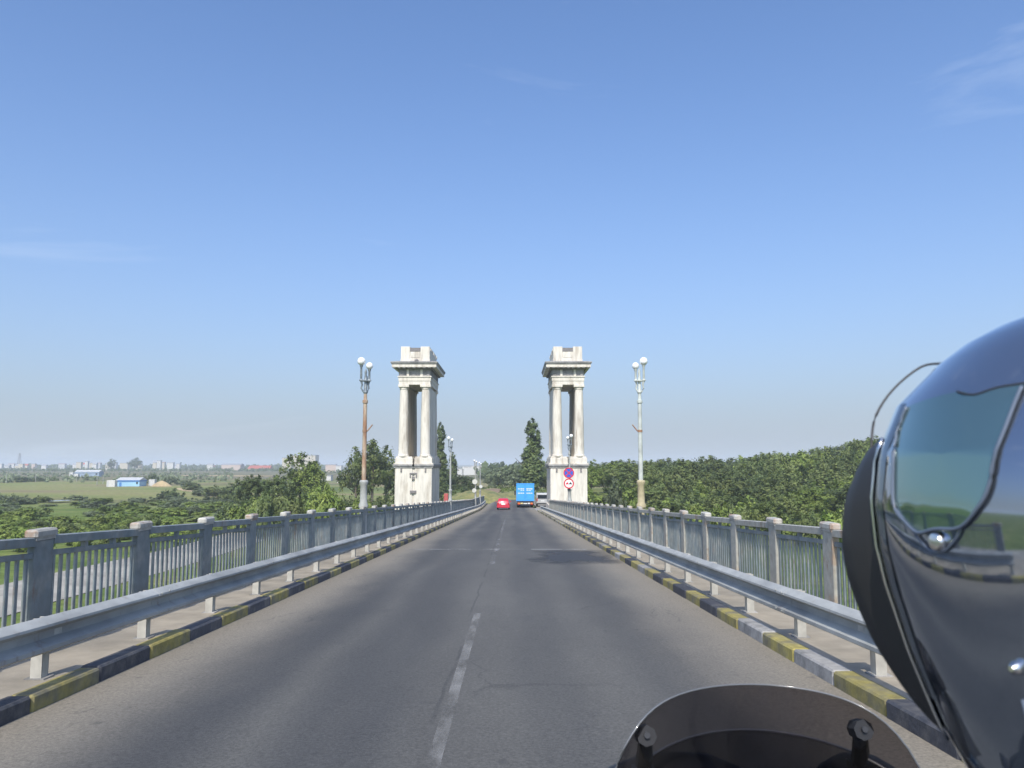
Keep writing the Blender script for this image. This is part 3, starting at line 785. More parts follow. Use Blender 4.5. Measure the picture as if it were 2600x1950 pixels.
# ------------------------------------------------------------------ portal pillars
def portal(x_in, side, label, fittings):
    """side -1: stands to the left, inner face at x_in; +1: mirrored"""
    y0, D = 92.0, 9.6
    W = 4.25
    s = side
    root = thing('portal_pillar', label, 'tower', (x_in + s * W / 2, y0, 0))
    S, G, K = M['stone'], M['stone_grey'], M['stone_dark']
    zb0 = GROUND - 0.6
    p = lambda name, mb, m_, par=root, sm=None: mb.build(name, m_, par, smooth=sm)
    # pedestal in two stems joined by a recessed web
    for q in (-1, 1):
        ped = MB().bbox(q * 0.12 if q > 0 else -W / 2, W / 2 if q > 0 else -0.12, 0, D, zb0, 1.32, 0.05)
        p('pedestal', ped, S)
    p('web', MB().box(-0.12, 0.12, 0.12, D - .12, zb0, 1.30), S)
    p('plinth_step', MB().bbox(-W / 2 - .12, W / 2 + .12, -0.12, D + .12, zb0, -3.0, 0.05), S)
    for q in (-1, 1):
        c = q * (W / 4 + .05)
        hw = W / 4 - .03
        m_ = MB()
        m_.box(c - hw - .10, c + hw + .10, -0.10, D + .10, 1.325, 1.52)
        m_.box(c - hw - .20, c + hw + .20, -0.20, D + .20, 1.523, 1.70)
        p('moulding', m_, G)
        p('moulding_top', MB().box(c - hw - .14, c + hw + .14, -0.14, D + .14, 1.703, 1.84), S)
        p('column_plinth', MB().bbox(c - hw + .02, c + hw - .02, 0.02, D - .02, 1.843, 2.44, 0.03), S)
        p('column_plinth', MB().bbox(c - hw + .10, c + hw - .10, 0.10, D - .10, 2.443, 2.60, 0.03), S)
        # corbels under the moulding
        for dx in (0.28,):
            p('corbel', MB().box(c + q * dx - .09, c + q * dx + .09, -0.09, 0.0, 0.80, 1.322), K)
        # columns front and back with a wall between
        cx = q * 1.27
        for yc in (0.62, D - 0.62):
            prof = [(0.66, 2.60), (0.66, 2.74), (0.60, 2.80), (0.575, 2.9)]
            for k in range(1, 9):
                t = k / 8; prof.append((0.575 - 0.10 * t ** 1.6, 2.9 + (10.35 - 2.9) * t))
            prof += [(0.53, 10.40), (0.53, 10.48), (0.50, 10.50), (0.57, 10.66)]
            p('column', MB().lathe(prof, 24, (cx, yc, 0)), S, root, 35)
            p('capital', MB().bbox(cx - .62, cx + .62, yc - .62, yc + .62, 10.66, 10.93, 0.02), S)
        p('pier_wall', MB().box(cx - .42, cx + .42, 0.9, D - .9, 2.602, 10.70), S)
    # entablature
    ew = 1.83
    e0, e1 = 0.08, D - 0.08
    p('architrave', MB().box(-ew, ew, e0, e1, 10.932, 11.36), S)
    p('architrave', MB().box(-ew - .05, ew + .05, e0 - .05, e1 + .05, 11.362, 11.80), S)
    p('taenia', MB().box(-ew - .14, ew + .14, e0 - .14, e1 + .14, 11.802, 11.93), S)
    p('frieze', MB().box(-ew + .02, ew - .02, e0 + .02, e1 - .02, 11.932, 12.72), G)  # frieze in a greyer stone than the architrave below
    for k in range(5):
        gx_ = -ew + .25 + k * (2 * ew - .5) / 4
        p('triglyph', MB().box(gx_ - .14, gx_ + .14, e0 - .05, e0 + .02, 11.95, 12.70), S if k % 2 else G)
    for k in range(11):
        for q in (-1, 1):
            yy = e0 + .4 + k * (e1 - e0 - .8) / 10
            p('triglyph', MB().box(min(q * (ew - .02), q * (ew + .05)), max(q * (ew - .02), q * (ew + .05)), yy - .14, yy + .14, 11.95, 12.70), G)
    p('bed_mould', MB().box(-ew - .28, ew + .28, e0 - .28, e1 + .28, 12.722, 12.90), K)  # shade below the corona painted in as a dark tone
    for k in range(9):
        gx_ = -ew - .5 + k * (2 * ew + 1.0) / 8
        p('mutule', MB().box(gx_ - .15, gx_ + .15, e0 - .70, e0 - .29, 12.80, 12.90), G)
    p('corona', MB().box(-ew - .74, ew + .74, e0 - .74, e1 + .74, 12.902, 13.20), S)
    cy_ = MB()
    o0, o1 = .76, .89
    vs = []
    for o_, z_ in ((o0, 13.203), (o1, 13.42), (o1, 13.52), (o0 - .5, 13.66)):
        vs += [(-ew - o_, e0 - o_, z_), (ew + o_, e0 - o_, z_), (ew + o_, e1 + o_, z_), (-ew - o_, e1 + o_, z_)]
    fs = [(3, 2, 1, 0), (12, 13, 14, 15)]
    for a in (0, 4, 8):
        for k in range(4):
            fs.append((a + k, a + (k + 1) % 4, a + 4 + (k + 1) % 4, a + 4 + k))
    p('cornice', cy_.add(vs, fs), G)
    # attic
    aw = 1.66
    a0, a1 = 0.45, D - 0.45
    p('attic_base', MB().bbox(-aw - .07, aw + .07, a0 - .07, a1 + .07, 13.60, 13.98, 0.03), S)
    p('attic', MB().box(-aw, aw, a0, a1, 13.982, 15.12), S)
    for q in (-1, 1):
        p('attic_pier', MB().bbox(min(q * .62, q * (aw + .03)), max(q * .62, q * (aw + .03)), a0 - .06, a0 + .9, 13.984, 15.44, 0.03), S)
    p('attic_lintel', MB().box(-.62, .62, a0 - .03, a0 + .9, 14.86, 15.30), K)  # darker stone set between the attic piers
    p('attic_panel', MB().bbox(-.52, .52, a0 - .035, a0 + .1, 14.15, 14.70, 0.02), S)
    for k in range(5):
        yy = a0 + 1.5 + k * 1.65
        for q in (-1, 1):
            p('attic_block', MB().bbox(min(q * .7, q * (aw + .05)), max(q * .7, q * (aw + .05)), yy, yy + .95, 15.122, 15.42, 0.03), G if k % 2 else S)
    if fittings:
        # iron wall fittings between the stems and a bird-sized lump of debris on the cornice
        f = thing_part = MB()
        f.box(-.42, .42, -.10, 0.0, .60, .74).box(-.42, -.28, -.10, 0.0, .20, .60).box(.28, .42, -.10, 0, .20, .60).box(-.16, .16, -.13, 0, -.02, .30)
        p('wall_fitting', f, K)
        p('wall_fitting', MB().box(-.36, .36, -.12, 0, -1.62, -1.28).box(-.28, .28, -.14, -.12, -1.56, -1.36), K)
        p('cornice_debris', MB().lathe([(0.05, 0), (0.26, 0.05), (0.22, 0.2), (0.08, 0.3)], 9, (0.25, -.35, 13.58)), K, root, 60)
    return root
portal(-9.20, -1, 'pale stone portal pillar with dark wall fittings beside the blue-grey railing', True)
portal(4.40, 1, 'pale stone portal pillar standing behind the two round road signs', False)

# ------------------------------------------------------------------ vehicles
def wheel(parent, x, y, r, w, spokes=True):
    t = MB().lathe([(r * .62, -w / 2), (r * .93, -w / 2), (r, -w * .3), (r, w * .3), (r * .93, w / 2), (r * .62, w / 2)], 20).build('wheel', M['tyre'], parent, (x, y, r), smooth=35)
    t.rotation_euler = (0, math.pi / 2, 0)
    MB().lathe([(0.02, -w * .42), (r * .25, -w * .44), (r * .6, -w * .36), (r * .62, -w * .2), (r * .62, w * .2), (r * .6, w * .36), (r * .25, w * .44), (0.02, w * .42)], 16).build('rim', M['galv'], t, smooth=30)
    return t
M['car_red'] = mat('red_car_paint', (0.55, 0.02, 0.05), 0.35, coat=0.8)
M['lamp_red'] = mat('tail_lamp_red', (0.45, 0.015, 0.01), 0.2, coat=0.5)
M['lamp_orange'] = mat('orange_reflector', (0.75, 0.20, 0.05), 0.25, coat=0.5)
M['plate_white'] = mat('number_plate_white', (0.80, 0.80, 0.76), 0.4)
M['plate_yellow'] = mat('reflective_yellow', (0.80, 0.68, 0.30), 0.4)
def loft(secs, closed=True):
    """secs: list of rings of equal length"""
    mb = MB(); n_ = len(secs[0])
    vs = [p_ for s_ in secs for p_ in s_]
    fs = []
    for i in range(len(secs) - 1):
        for k in range(n_):
            fs.append((i * n_ + k, i * n_ + (k + 1) % n_, (i + 1) * n_ + (k + 1) % n_, (i + 1) * n_ + k))
    fs.append(tuple(range(n_ - 1, -1, -1))); fs.append(tuple((len(secs) - 1) * n_ + k for k in range(n_)))
    return mb.add(vs, fs)
def red_car(x, y):
    root = thing('hatchback_car', 'red hatchback car on the road left of the blue truck', 'car', (x, y, zr(y)))
    root.rotation_euler = (math.atan2(zr(y + 2) - zr(y - 2), 4), 0, 0)
    def sec(yy, hw, zlo, zhi, rnd=.12):
        return [(-hw, yy, zlo + .12), (-hw + .08, yy, zlo), (hw - .08, yy, zlo), (hw, yy, zlo + .12), (hw + .02, yy, (zlo + zhi) / 2), (hw - .03, yy, zhi - rnd), (hw - rnd - .04, yy, zhi), (-hw + rnd + .04, yy, zhi), (-hw + .03, yy, zhi - rnd), (-hw - .02, yy, (zlo + zhi) / 2)]
    loft([sec(0.0, .74, .34, .80), sec(.08, .80, .24, .94), sec(.5, .84, .20, .97), sec(1.6, .86, .20, .97), sec(2.8, .85, .20, .93), sec(3.6, .80, .22, .80), sec(3.85, .70, .30, .66)]).build('body', M['car_red'], root, smooth=45)
    def gsec(yy, hb, ht, zlo, zhi):
        return [(-hb, yy, zlo), (hb, yy, zlo), (ht + .04, yy, zhi - .06), (ht - .06, yy, zhi), (-ht + .06, yy, zhi), (-ht - .04, yy, zhi - .06)]
    loft([gsec(.10, .72, .66, .90, .98), gsec(.42, .76, .58, .93, 1.40), gsec(1.4, .77, .60, .95, 1.46), gsec(2.1, .76, .56, .95, 1.40), gsec(2.85, .74, .66, .91, .96)]).build('roof', M['car_red'], root, smooth=45)
    # windows
    MB().add([(-.56, .105, .985), (.56, .105, .985), (.50, .375, 1.33), (-.50, .375, 1.33)], [(0, 1, 2, 3)]).build('rear_window', M['dark_glass'], root)
    for q in (-1, 1):
        MB().add([(q * .785, .6, 1.0), (q * .785, 2.3, 1.0), (q * .655, 1.95, 1.37), (q * .655, .75, 1.37)], [(0, 1, 2, 3)]).build('side_window', M['dark_glass'], root)
        MB().bbox(min(q * .56, q * .78), max(q * .56, q * .78), -.012, .06, .66, .88, .01).build('tail_lamp', M['lamp_red'], root)
        MB().bbox(min(q * .86, q * 1.0), max(q * .86, q * 1.0), 2.1, 2.22, .95, 1.08, .02).build('wing_mirror', M['car_red'], root)
        for yy in (.72, 3.05):
            wheel(root, q * .74, yy, .29, .20)
    MB().bbox(-.82, .82, -.06, .10, .27, .50, .03).build('bumper', M['car_red'], root)
    MB().box(-.26, .26, -.03, .0, .62, .80).build('number_plate', M['plate_white'], root)
    return root
red_car(-1.13, 103.5)

M['truck_blue'] = mat('blue_truck_paint', (0.06, 0.36, 0.85), 0.4, var=0.06, scale=0.8, coat=0.3)
M['truck_dark'] = mat('dark_chassis', (0.03, 0.033, 0.04), 0.7)
def truck(x, y):
    root = thing('box_truck', 'blue box truck with white lettering on its rear doors', 'truck', (x, y, zr(y)))
    root.rotation_euler = (math.atan2(zr(y + 5) - zr(y - 5), 10), 0, 0)
    W, H0, H1, L = 1.24, 0.92, 3.38, 7.6
    MB().bbox(-W, W, 0.05, L, H0, H1, .03).build('cargo_box', M['truck_blue'], root)
    MB().box(-W - .02, W + .02, -0.02, 0.12, H1 - .16, H1 + .015).build('roof_frame', M['truck_blue'], root)
    for q in (-1, 1):
        d = MB().bbox(min(q * .03, q * (W - .05)), max(q * .03, q * (W - .05)), -0.01, 0.045, H0 + .04, H1 - .18, .008).build('rear_door', M['truck_blue'], root)
        MB().tube([(q * .14, -.03, H0 + .05), (q * .14, -.03, H1 - .2)], .016, 6).build('lock_bar', M['truck_blue'], d)
        MB().box(min(q * (W - .045), q * (W + .01)), max(q * (W - .045), q * (W + .01)), -.015, .05, H0, H1 - .17).build('corner_post', M['truck_blue'], root)
    # two rows of white lettering, too blurred to read
    rg = random.Random(4)
    for z, h, segs in ((2.62, .17, [(-1.02, -.86), (-.80, -.74), (-.66, -.36), (-.30, -.16), (.12, .40), (.44, .66), (.70, 1.0)]),
                       (2.40, .10, [(-.66, -.42), (-.36, -.14), (.14, .42), (.48, .80)]),
                       (2.02, .13, [(-1.02, -.72), (-.68, -.42), (-.37, -.12), (.12, .46), (.50, .74), (.79, 1.0)])):
        for a, b_ in segs:
            w_ = MB(); k = a
            while k < b_ - .02:
                ww = min(rg.uniform(.045, .075), b_ - k)
                w_.box(k, k + ww, -.0135, -.011, z - h / 2 * rg.uniform(.8, 1), z + h / 2); k += ww + .014
            w_.build('lettering', M['sign_white'], root)
    MB().box(-W + .04, W - .04, 0.0, .2, .80, .90).build('chassis', M['truck_dark'], root)
    MB().box(-.42, .42, .2, L - .2, .55, .80).build('chassis', M['truck_dark'], root)
    MB().bbox(-1.16, 1.16, -0.02, .12, .42, .80, .015).build('rear_bumper', M['truck_dark'], root)
    for q in (-1, 1):
        MB().bbox(min(q * .72, q * 1.06), max(q * .72, q * 1.06), -.05, -.022, .52, .72, .008).build('tail_lamp', M['lamp_orange'], root)
        MB().box(min(q * .72, q * 1.06), max(q * .72, q * 1.06), -.045, -.022, .44, .505).build('tail_lamp', M['lamp_red'], root)
        MB().box(min(q * .70, q * 1.12), max(q * .70, q * 1.12), 1.45, 1.48, .15, .62).build('mud_flap', M['black_plastic'], root)
        for yy in (2.2, 8.8):
            wheel(root, q * (.98 if yy < 5 else 1.02), yy, .46, .32 if yy < 5 else .26)
    MB().box(-.66, -.34, -.048, -.022, .54, .70).build('reflector_plate', M['plate_yellow'], root)
    MB().box(-.26, .26, -.05, -.022, .53, .66).build('number_plate', M['plate_white'], root)
    MB().box(.34, .66, -.048, -.022, .54, .70).build('reflector_plate', M['plate_white'], root)
    cab = [(7.75, .5), (9.9, .5), (9.95, 1.4), (9.75, 2.45), (9.4, 2.65), (7.75, 2.65)]
    MB().extrude_x(cab, -1.15, 1.15).build('cab', M['truck_blue'], root)
    MB().add([(-1.02, 9.965, 1.5), (1.02, 9.965, 1.5), (1.0, 9.785, 2.4), (-1.0, 9.785, 2.4)], [(0, 1, 2, 3)]).build('windscreen', M['dark_glass'], root)
    for q in (-1, 1):
        MB().bbox(min(q * 1.3, q * 1.5), max(q * 1.3, q * 1.5), 9.6, 9.7, 1.6, 2.25, .02).build('wing_mirror', M['black_plastic'], root)
    return root
truck(1.86, 112.5)

M['van_white'] = mat('white_van_paint', (0.46, 0.46, 0.45), 0.4, coat=0.4)
def van(x, y):
    root = thing('parked_van', 'white van standing beyond the truck beside the pillar', 'van', (x, y, zr(y) - .02))
    prof = [(0, .35), (4.6, .35), (4.7, .7), (4.5, 1.05), (3.8, 1.2), (3.1, 1.85), (2.9, 1.95), (.15, 1.98), (0.02, 1.8)]
    MB().extrude_x(prof, -.88, .88).build('body', M['van_white'], root)
    MB().box(-.72, .72, -.012, .0, 1.18, 1.72).build('rear_window', M['dark_glass'], root)
    MB().bbox(-.86, .86, -.07, .05, .35, .55, .02).build('bumper', M['black_plastic'], root)
    MB().box(-.27, .27, -.02, 0, .78, .92).build('number_plate', M['plate_white'], root)
    for q in (-1, 1):
        MB().box(min(q * .74, q * .87), max(q * .74, q * .87), -.015, .03, .8, 1.25).build('tail_lamp', M['lamp_red'], root)
        MB().box(min(q * .875, q * .885), max(q * .875, q * .885), .5, 3.0, 1.2, 1.7).build('side_window', M['dark_glass'], root)
        for yy in (.85, 3.75):
            wheel(root, q * .78, yy, .32, .2)
van(4.45, 117.0)

# red cabinet behind the railing
t = thing('fire_box', 'red box standing behind the railing past the pillar', 'cabinet', (-6.15, 75.0, zr(75)))
M['box_red'] = mat('faded_red_paint', (0.42, 0.09, 0.08), 0.6, var=0.12, scale=2)
MB().bbox(-.20, .20, -.16, .16, .72, 2.0, .03).build('cabinet', M['box_red'], t)
MB().bbox(-.165, .165, -.175, -.155, .80, 1.9, .01).build('door', M['box_red'], t)
MB().box(-.06, .06, -.06, .06, -1.0, .72).build('stand', M['truck_dark'], t)
MB().box(-.5, 1.2, -.3, .3, -1.2, -1.0).build('bracket', M['concrete'], t)

# ------------------------------------------------------------------ vegetation
def crown(name, m_, seed, blobs, leaves, size):
    """leaf-sized quads spread through a set of lobes: (cx, cy, cz, rx, rz)"""
    rs = np.random.RandomState(seed)
    tot = sum(b[3] ** 2 for b in blobs)
    V = []; F = []
    for (cx, cy, cz, rx, rz_) in blobs:
        nl = int(leaves * rx ** 2 / tot)
        ncl = max(6, nl // 26)
        d = rs.normal(size=(ncl, 3)); d /= np.linalg.norm(d, axis=1)[:, None]
        rad = 0.55 + 0.5 * rs.rand(ncl)
        cl = d * rad[:, None] * np.array([rx, rx, rz_])
        k = rs.randint(0, ncl, nl)
        P = cl[k] + rs.normal(size=(nl, 3)) * np.array([rx, rx, rz_]) * 0.15
        P += np.array([cx, cy, cz])
        out = P - np.array([cx, cy, cz - rz_ * .4]); out /= np.linalg.norm(out, axis=1)[:, None] + 1e-6
        nrm = out * 1.15 + rs.normal(size=(nl, 3)) * 0.42 + np.array([0, 0, .2]); nrm /= np.linalg.norm(nrm, axis=1)[:, None]
        a = np.cross(nrm, rs.normal(size=(nl, 3))); a /= np.linalg.norm(a, axis=1)[:, None]
        b = np.cross(nrm, a)
        s = size * (0.55 + 0.9 * rs.rand(nl))[:, None]
        a, b = a * s, b * s * 0.62
        q = np.stack([P - a, P - b * .9, P + a, P + b * .9], axis=1).reshape(-1, 3)
        base = sum(len(v) for v in V)
        V.append(q)
        F += [(base + 4 * i, base + 4 * i + 1, base + 4 * i + 2, base + 4 * i + 3) for i in range(nl)]
    me = bpy.data.meshes.new(name)
    me.from_pydata(np.concatenate(V).tolist(), [], F)
    me.materials.append(m_)
    return me

def broad_blobs(seed, n=7, r=0.34, h=0.5, low=0.25):
    """lobes of a unit-height tree"""
    rg = random.Random(seed)
    out = [(0, 0, .62, .24, .30)]
    for i in range(n):
        a = 2 * math.pi * (i + rg.uniform(-.3, .3)) / n
        z = rg.uniform(low, .82); k = r * rg.uniform(.5, .85) * (1.15 - abs(z - .5))
        out.append((math.cos(a) * k, math.sin(a) * k, z, rg.uniform(.12, .19), rg.uniform(.12, .18)))
    out.append((rg.uniform(-.05, .05), rg.uniform(-.05, .05), .88, .11, .12))
    return out
def poplar_blobs(seed):
    rg = random.Random(seed)
    return [(rg.uniform(-.02, .02), rg.uniform(-.02, .02), z, w * rg.uniform(.85, 1.12), .085) for z, w in ((.12, .085), (.2, .11), (.3, .125), (.4, .12), (.5, .105), (.6, .085), (.7, .084), (.8, .078), (.88, .068), (.94, .05))] + \
           [(rg.choice((-1, 1)) * .07, rg.uniform(-.05, .05), z, .055, .08) for z in (.25, .38, .5, .62)]
def bush_blobs(seed):
    rg = random.Random(seed)
    return [(rg.uniform(-.55, .55), rg.uniform(-.55, .55), rg.uniform(.25, .6), rg.uniform(.28, .45), rg.uniform(.25, .42)) for _ in range(6)] + [(0, 0, .45, .5, .5)]

def trunk_mesh(seed, h=0.6, r=0.022):
    rg = random.Random(seed)
    mb = MB()
    top = (rg.uniform(-.03, .03), rg.uniform(-.03, .03), h)
    mb.tube([(0, 0, -.03), (0.005, 0, .1), (top[0] * .5, top[1] * .5, h * .55), top], [r * 1.25, r, r * .75, r * .35], 7)
    for i in range(5):
        a = rg.uniform(0, 6.28); z = rg.uniform(.22, h * .8); L = rg.uniform(.14, .26)
        mb.tube([(0, 0, z), (math.cos(a) * L * .5, math.sin(a) * L * .5, z + L * .35), (math.cos(a) * L, math.sin(a) * L, z + L * .8)], [r * .5, r * .35, r * .12], 5)
    return mb.mesh('trunk', M['bark'], 60)
TR = [trunk_mesh(i) for i in range(3)]
CR = {}
for mk_ in ('mid', 'dark', 'bright', 'grey'):
    CR['broad_' + mk_] = [crown('crown', M['leaf_' + mk_], 10 + i * 7 + len(mk_), broad_blobs(20 + i * 3 + len(mk_), 10), 5200, 0.022) for i in range(3)]
    CR['bush_' + mk_] = [crown('crown', M['leaf_' + mk_], 40 + i * 5 + len(mk_), bush_blobs(50 + i + len(mk_)), 2600, 0.068) for i in range(2)]
CR['poplar_dark'] = [crown('crown', M['leaf_dark'], 71 + i, poplar_blobs(i), 12000, 0.0150) for i in range(2)]
def plant(name, kind, x, y, h, w, label, cat, group=None, z=None, rg=RNG, big=False):
    """h height, w crown width"""
    gz = ground_h(x, y) if z is None else z
    t = thing(name, label, cat, (x, y, gz), group, rg.uniform(0, 6.28))
    bush = kind.startswith('bush')
    c = link('crown', rg.choice(CR[kind]), t)
    if bush:
        c.scale = (w / 2, w / 2, h)
    else:
        ww = w / (0.72 if kind.startswith('broad') else 0.26)
        c.scale = (ww, ww, h)
    tk = link('trunk' if not bush else 'stem', rg.choice(TR), t)
    tk.scale = (h * (1.0 if not bush else .6), h * (1.0 if not bush else .6), h * (1.0 if not bush else .7))
    return t
def from_px(px, Y): return (px - 1303) / 2022.0 * Y
def top_z(py, Y): return CAM_H + (1178 - py) / 2022.0 * Y

# wood to the right of the bridge
def skyline(px):
    pts = [(1480, 1176), (1560, 1172), (1640, 1170), (1700, 1168), (1900, 1162), (2000, 1148), (2080, 1140), (2130, 1132), (2170, 1118), (2230, 1108), (2330, 1100), (2800, 1085)]
    for (a, c), (b, d) in zip(pts, pts[1:]):
        if a <= px <= b: return c + (d - c) * (px - a) / (b - a)
    return 1176 if px < 1480 else 1085
rg = random.Random(21)
WOOD = 'broad-leaved tree in the dense wood behind the pale grey railing'
SCRUB = 'low bright shrub along the edge of the wood behind the grey railing'
for Y, sp in ((96, 4.2), (108, 4.4), (122, 5), (136, 5), (150, 5.5), (166, 6), (182, 6.5), (200, 7), (222, 7.5), (248, 8), (280, 9), (330, 11)):
    px = 1500 if Y < 200 else 1482
    while px < (2820 if Y < 230 else 2480):
        p_ = px + rg.uniform(-.35, .35) * sp * 2022 / Y
        YY = Y + rg.uniform(-.04, .04) * Y
        x = from_px(p_, YY)
        t = smooth01((YY - 100) / 75.0)
        low = 1296 - 8 * smooth01((p_ - 1500) / 600)
        py = low + (skyline(p_) - low) * t + rg.uniform(-20, 16) * (1.35 - t)
        if YY > 190: py = skyline(p_) + rg.uniform(-5, 8)
        h = top_z(py, YY) - ground_h(x, YY)
        h = min(max(h, 2.4), 24)
        far_lim = 1620 if YY > 250 else 3000
        if x > 10.5 and not (YY < 128 and x < 11.5):
            if h < 5.5:
                plant('shrub', rg.choice(('bush_bright', 'bush_bright', 'bush_mid')), x, YY, h, sp * rg.uniform(1.1, 1.5), SCRUB, 'shrub', 'shrubs edging the wood', rg=rg)
            else:
                plant('broadleaf_tree', rg.choice(('broad_mid', 'broad_mid', 'broad_dark', 'broad_bright') if YY < 190 else ('broad_mid', 'broad_dark', 'broad_mid')), x, YY, h * 1.02, sp * rg.uniform(1.0, 1.5), WOOD, 'tree', 'trees of the wood', rg=rg)
        px += sp * 2022 / Y
# hazy trees just right of the pillar and silvery willow scrub
plant('willow_shrub', 'bush_grey', from_px(1565, 118), 118, 5.6, 5.2, 'silvery willow shrub between the pillar and the ochre lamp base', 'shrub')
plant('shrub', 'bush_dark', from_px(1503, 104), 104, 5.6, 2.6, 'dark shrub close against the side of the pillar with signs', 'shrub')

# trees near the road beyond the bridge
P1 = [('poplar_dark', 1353, 182, 1069, 5.3, 'tall dark poplar rising behind the blue truck'),
      ('poplar_dark', 1122, 200, 1080, 4.4, 'poplar half hidden behind the pillar with dark fittings'),
      ('poplar_dark', 1152, 230, 1152, 3.6, 'shorter poplar right of the slim grey lamp post')]
for k, px, Y, py, w, lab in P1:
    x = from_px(px, Y); gz = ground_h(x, Y)
    plant('poplar_tree', k, x, Y, (top_z(py, Y) - gz) * 1.0, w, lab, 'tree', 'poplars by the road', rg=rg)
P2 = [('broad_mid', 950, 165, 1117, 8.2, 'tall broad tree between the rusty lamp post and the pillar'),
      ('broad_mid', 912, 172, 1138, 7.0, 'broad tree directly behind the rust-streaked lamp post'),
      ('broad_mid', 985, 175, 1135, 7.0, 'tree touching the outer edge of the pillar with dark fittings'),
      ('broad_mid', 770, 150, 1150, 8.0, 'light green bushy tree standing alone before the apartment block'),
      ('broad_bright', 800, 148, 1172, 6.0, 'smaller tree leaning against the bushy tree before the apartment block'),
      ('broad_dark', 650, 142, 1204, 6.6, 'dark round tree left of the bushy tree'),
      ('broad_dark', 705, 140, 1208, 6.0, 'dark low tree wedged beside the bushy tree'),
      ('broad_dark', 1170, 215, 1205, 8, 'dark tree between slim lamp post and distant white building'),
      ('broad_dark', 1195, 200, 1222, 8, 'low dark tree below the distant white building'),
      ('broad_grey', 1285, 250, 1180, 9, 'grey-green tree above the red car'),
      ('broad_grey', 1262, 262, 1184, 9, 'grey-green tree right of the distant white building'),
      ('broad_grey', 1315, 255, 1179, 9, 'grey-green tree left of the tall dark poplar'),
      ('broad_grey', 1388, 240, 1176, 8, 'grey-green tree between the poplar and the pillar with signs'),
      ('broad_mid', 1398, 205, 1190, 7, 'green tree behind the parked white van'),
      ('broad_mid', 1375, 195, 1205, 7, 'green tree right of the truck roof')]
for k, px, Y, py, w, lab in P2:
    x = from_px(px, Y); gz = ground_h(x, Y)
    plant('broadleaf_tree', k, x, Y, (top_z(py, Y) - gz) * 1.03, w, lab, 'tree', rg=rg)
HEDGE = 'green roadside bush beyond the end of the bridge'
for px, Y, py, w, k in ((1300, 175, 1228, 5, 'bush_mid'), (1288, 165, 1236, 4, 'bush_bright'), (1318, 185, 1232, 5, 'bush_mid'), (1272, 190, 1226, 5, 'bush_mid'), (1335, 175, 1245, 4, 'bush_bright'),
                        (1178, 160, 1238, 6, 'bush_dark'), (1205, 170, 1242, 6, 'bush_mid'), (1150, 150, 1246, 6, 'bush_mid'), (1240, 185, 1232, 5, 'bush_mid'), (1375, 165, 1240, 4, 'bush_mid'), (1395, 160, 1235, 4, 'bush_mid'), (1262, 148, 1250, 3, 'bush_mid'), (1280, 152, 1246, 4, 'bush_mid'), (1302, 158, 1238, 5, 'bush_mid'), (1246, 150, 1252, 3, 'bush_bright'), (1312, 165, 1236, 5, 'bush_dark'), (1222, 160, 1240, 4, 'bush_mid'), (1190, 146, 1252, 4, 'bush_bright')):
    x = from_px(px, Y); plant('bush', k, x, Y, max(1.2, top_z(py, Y) - ground_h(x, Y)), w, HEDGE, 'bush', 'roadside bushes beyond the bridge', rg=rg)
LOWB = 'low bush in the hedge behind the rust-streaked lamp post'
for i in range(26):
    px = 600 + i * 17 + rg.uniform(-8, 8); Y = rg.uniform(104, 140)
    py = rg.uniform(1252, 1282) - (20 if 640 < px < 860 else 0)
    x = from_px(px, Y)
    plant('bush', rg.choice(('bush_bright', 'bush_mid', 'bush_dark', 'bush_mid')), x, Y, max(1.5, top_z(py, Y) - ground_h(x, Y)), rg.uniform(4, 6.5), LOWB, 'bush', 'bushes behind the rusty lamp post', rg=rg)

# scrub on the flood plain to the left
PL = 'scrub bush on the green plain behind the blue-grey railing'
for Y, sp, k0 in ((92, 3.2, 1340), (101, 3.4, 1332), (111, 3.6, 1324), (121, 4.0, 1315), (133, 4.6, 1306), (146, 5.2, 1298), (162, 6.5, 1288), (182, 8.5, 1275)):
    px = -60
    while px < 640:
        p_ = px + rg.uniform(-.4, .4) * sp * 2022 / Y; YY = Y * rg.uniform(.95, 1.05)
        x = from_px(p_, YY)
        skip = (255 < p_ < 420 and Y > 160) or (110 < p_ < 215 and 140 < Y < 200) or -38.5 < x < -31.5
        if not skip:
            py = k0 + rg.uniform(-12, 10)
            h = min(max(1.0, top_z(py, YY) - ground_h(x, YY)), 5)
            plant('scrub_bush', rg.choice(('bush_bright', 'bush_bright', 'bush_bright', 'bush_grey' if Y > 140 else 'bush_mid')), x, YY, h, sp * rg.uniform(.9, 1.5), PL, 'bush', 'scrub bushes on the plain', rg=rg)
        px += sp * 2022 / Y
for Y, sp, k0 in ((152, 6, 1286), (176, 7, 1276), (196, 7, 1268), (214, 8, 1262)):
    px = -40
    while px < 640:
        p_ = px + rg.uniform(-.45, .45) * sp * 2022 / Y; YY = Y * rg.uniform(.96, 1.04); x = from_px(p_, YY)
        if not (130 < p_ < 210 and YY < 212) and not (p_ > 240 and p_ < 400 and YY > 190 and rg.random() < .7):
            h = min(max(1.4, top_z(k0 + rg.uniform(-10, 8), YY) - ground_h(x, YY)), 4.5)
            plant('scrub_bush', rg.choice(('bush_grey', 'bush_mid', 'bush_grey', 'bush_bright')), x, YY, h, sp * rg.uniform(.8, 1.4), 'dull green scrub bush at the back of the scrub before the meadow', 'bush', 'scrub bushes before the meadow', rg=rg)
        px += sp * 2022 / Y
WIL = 'grey-green willow bush by the pond on the plain'
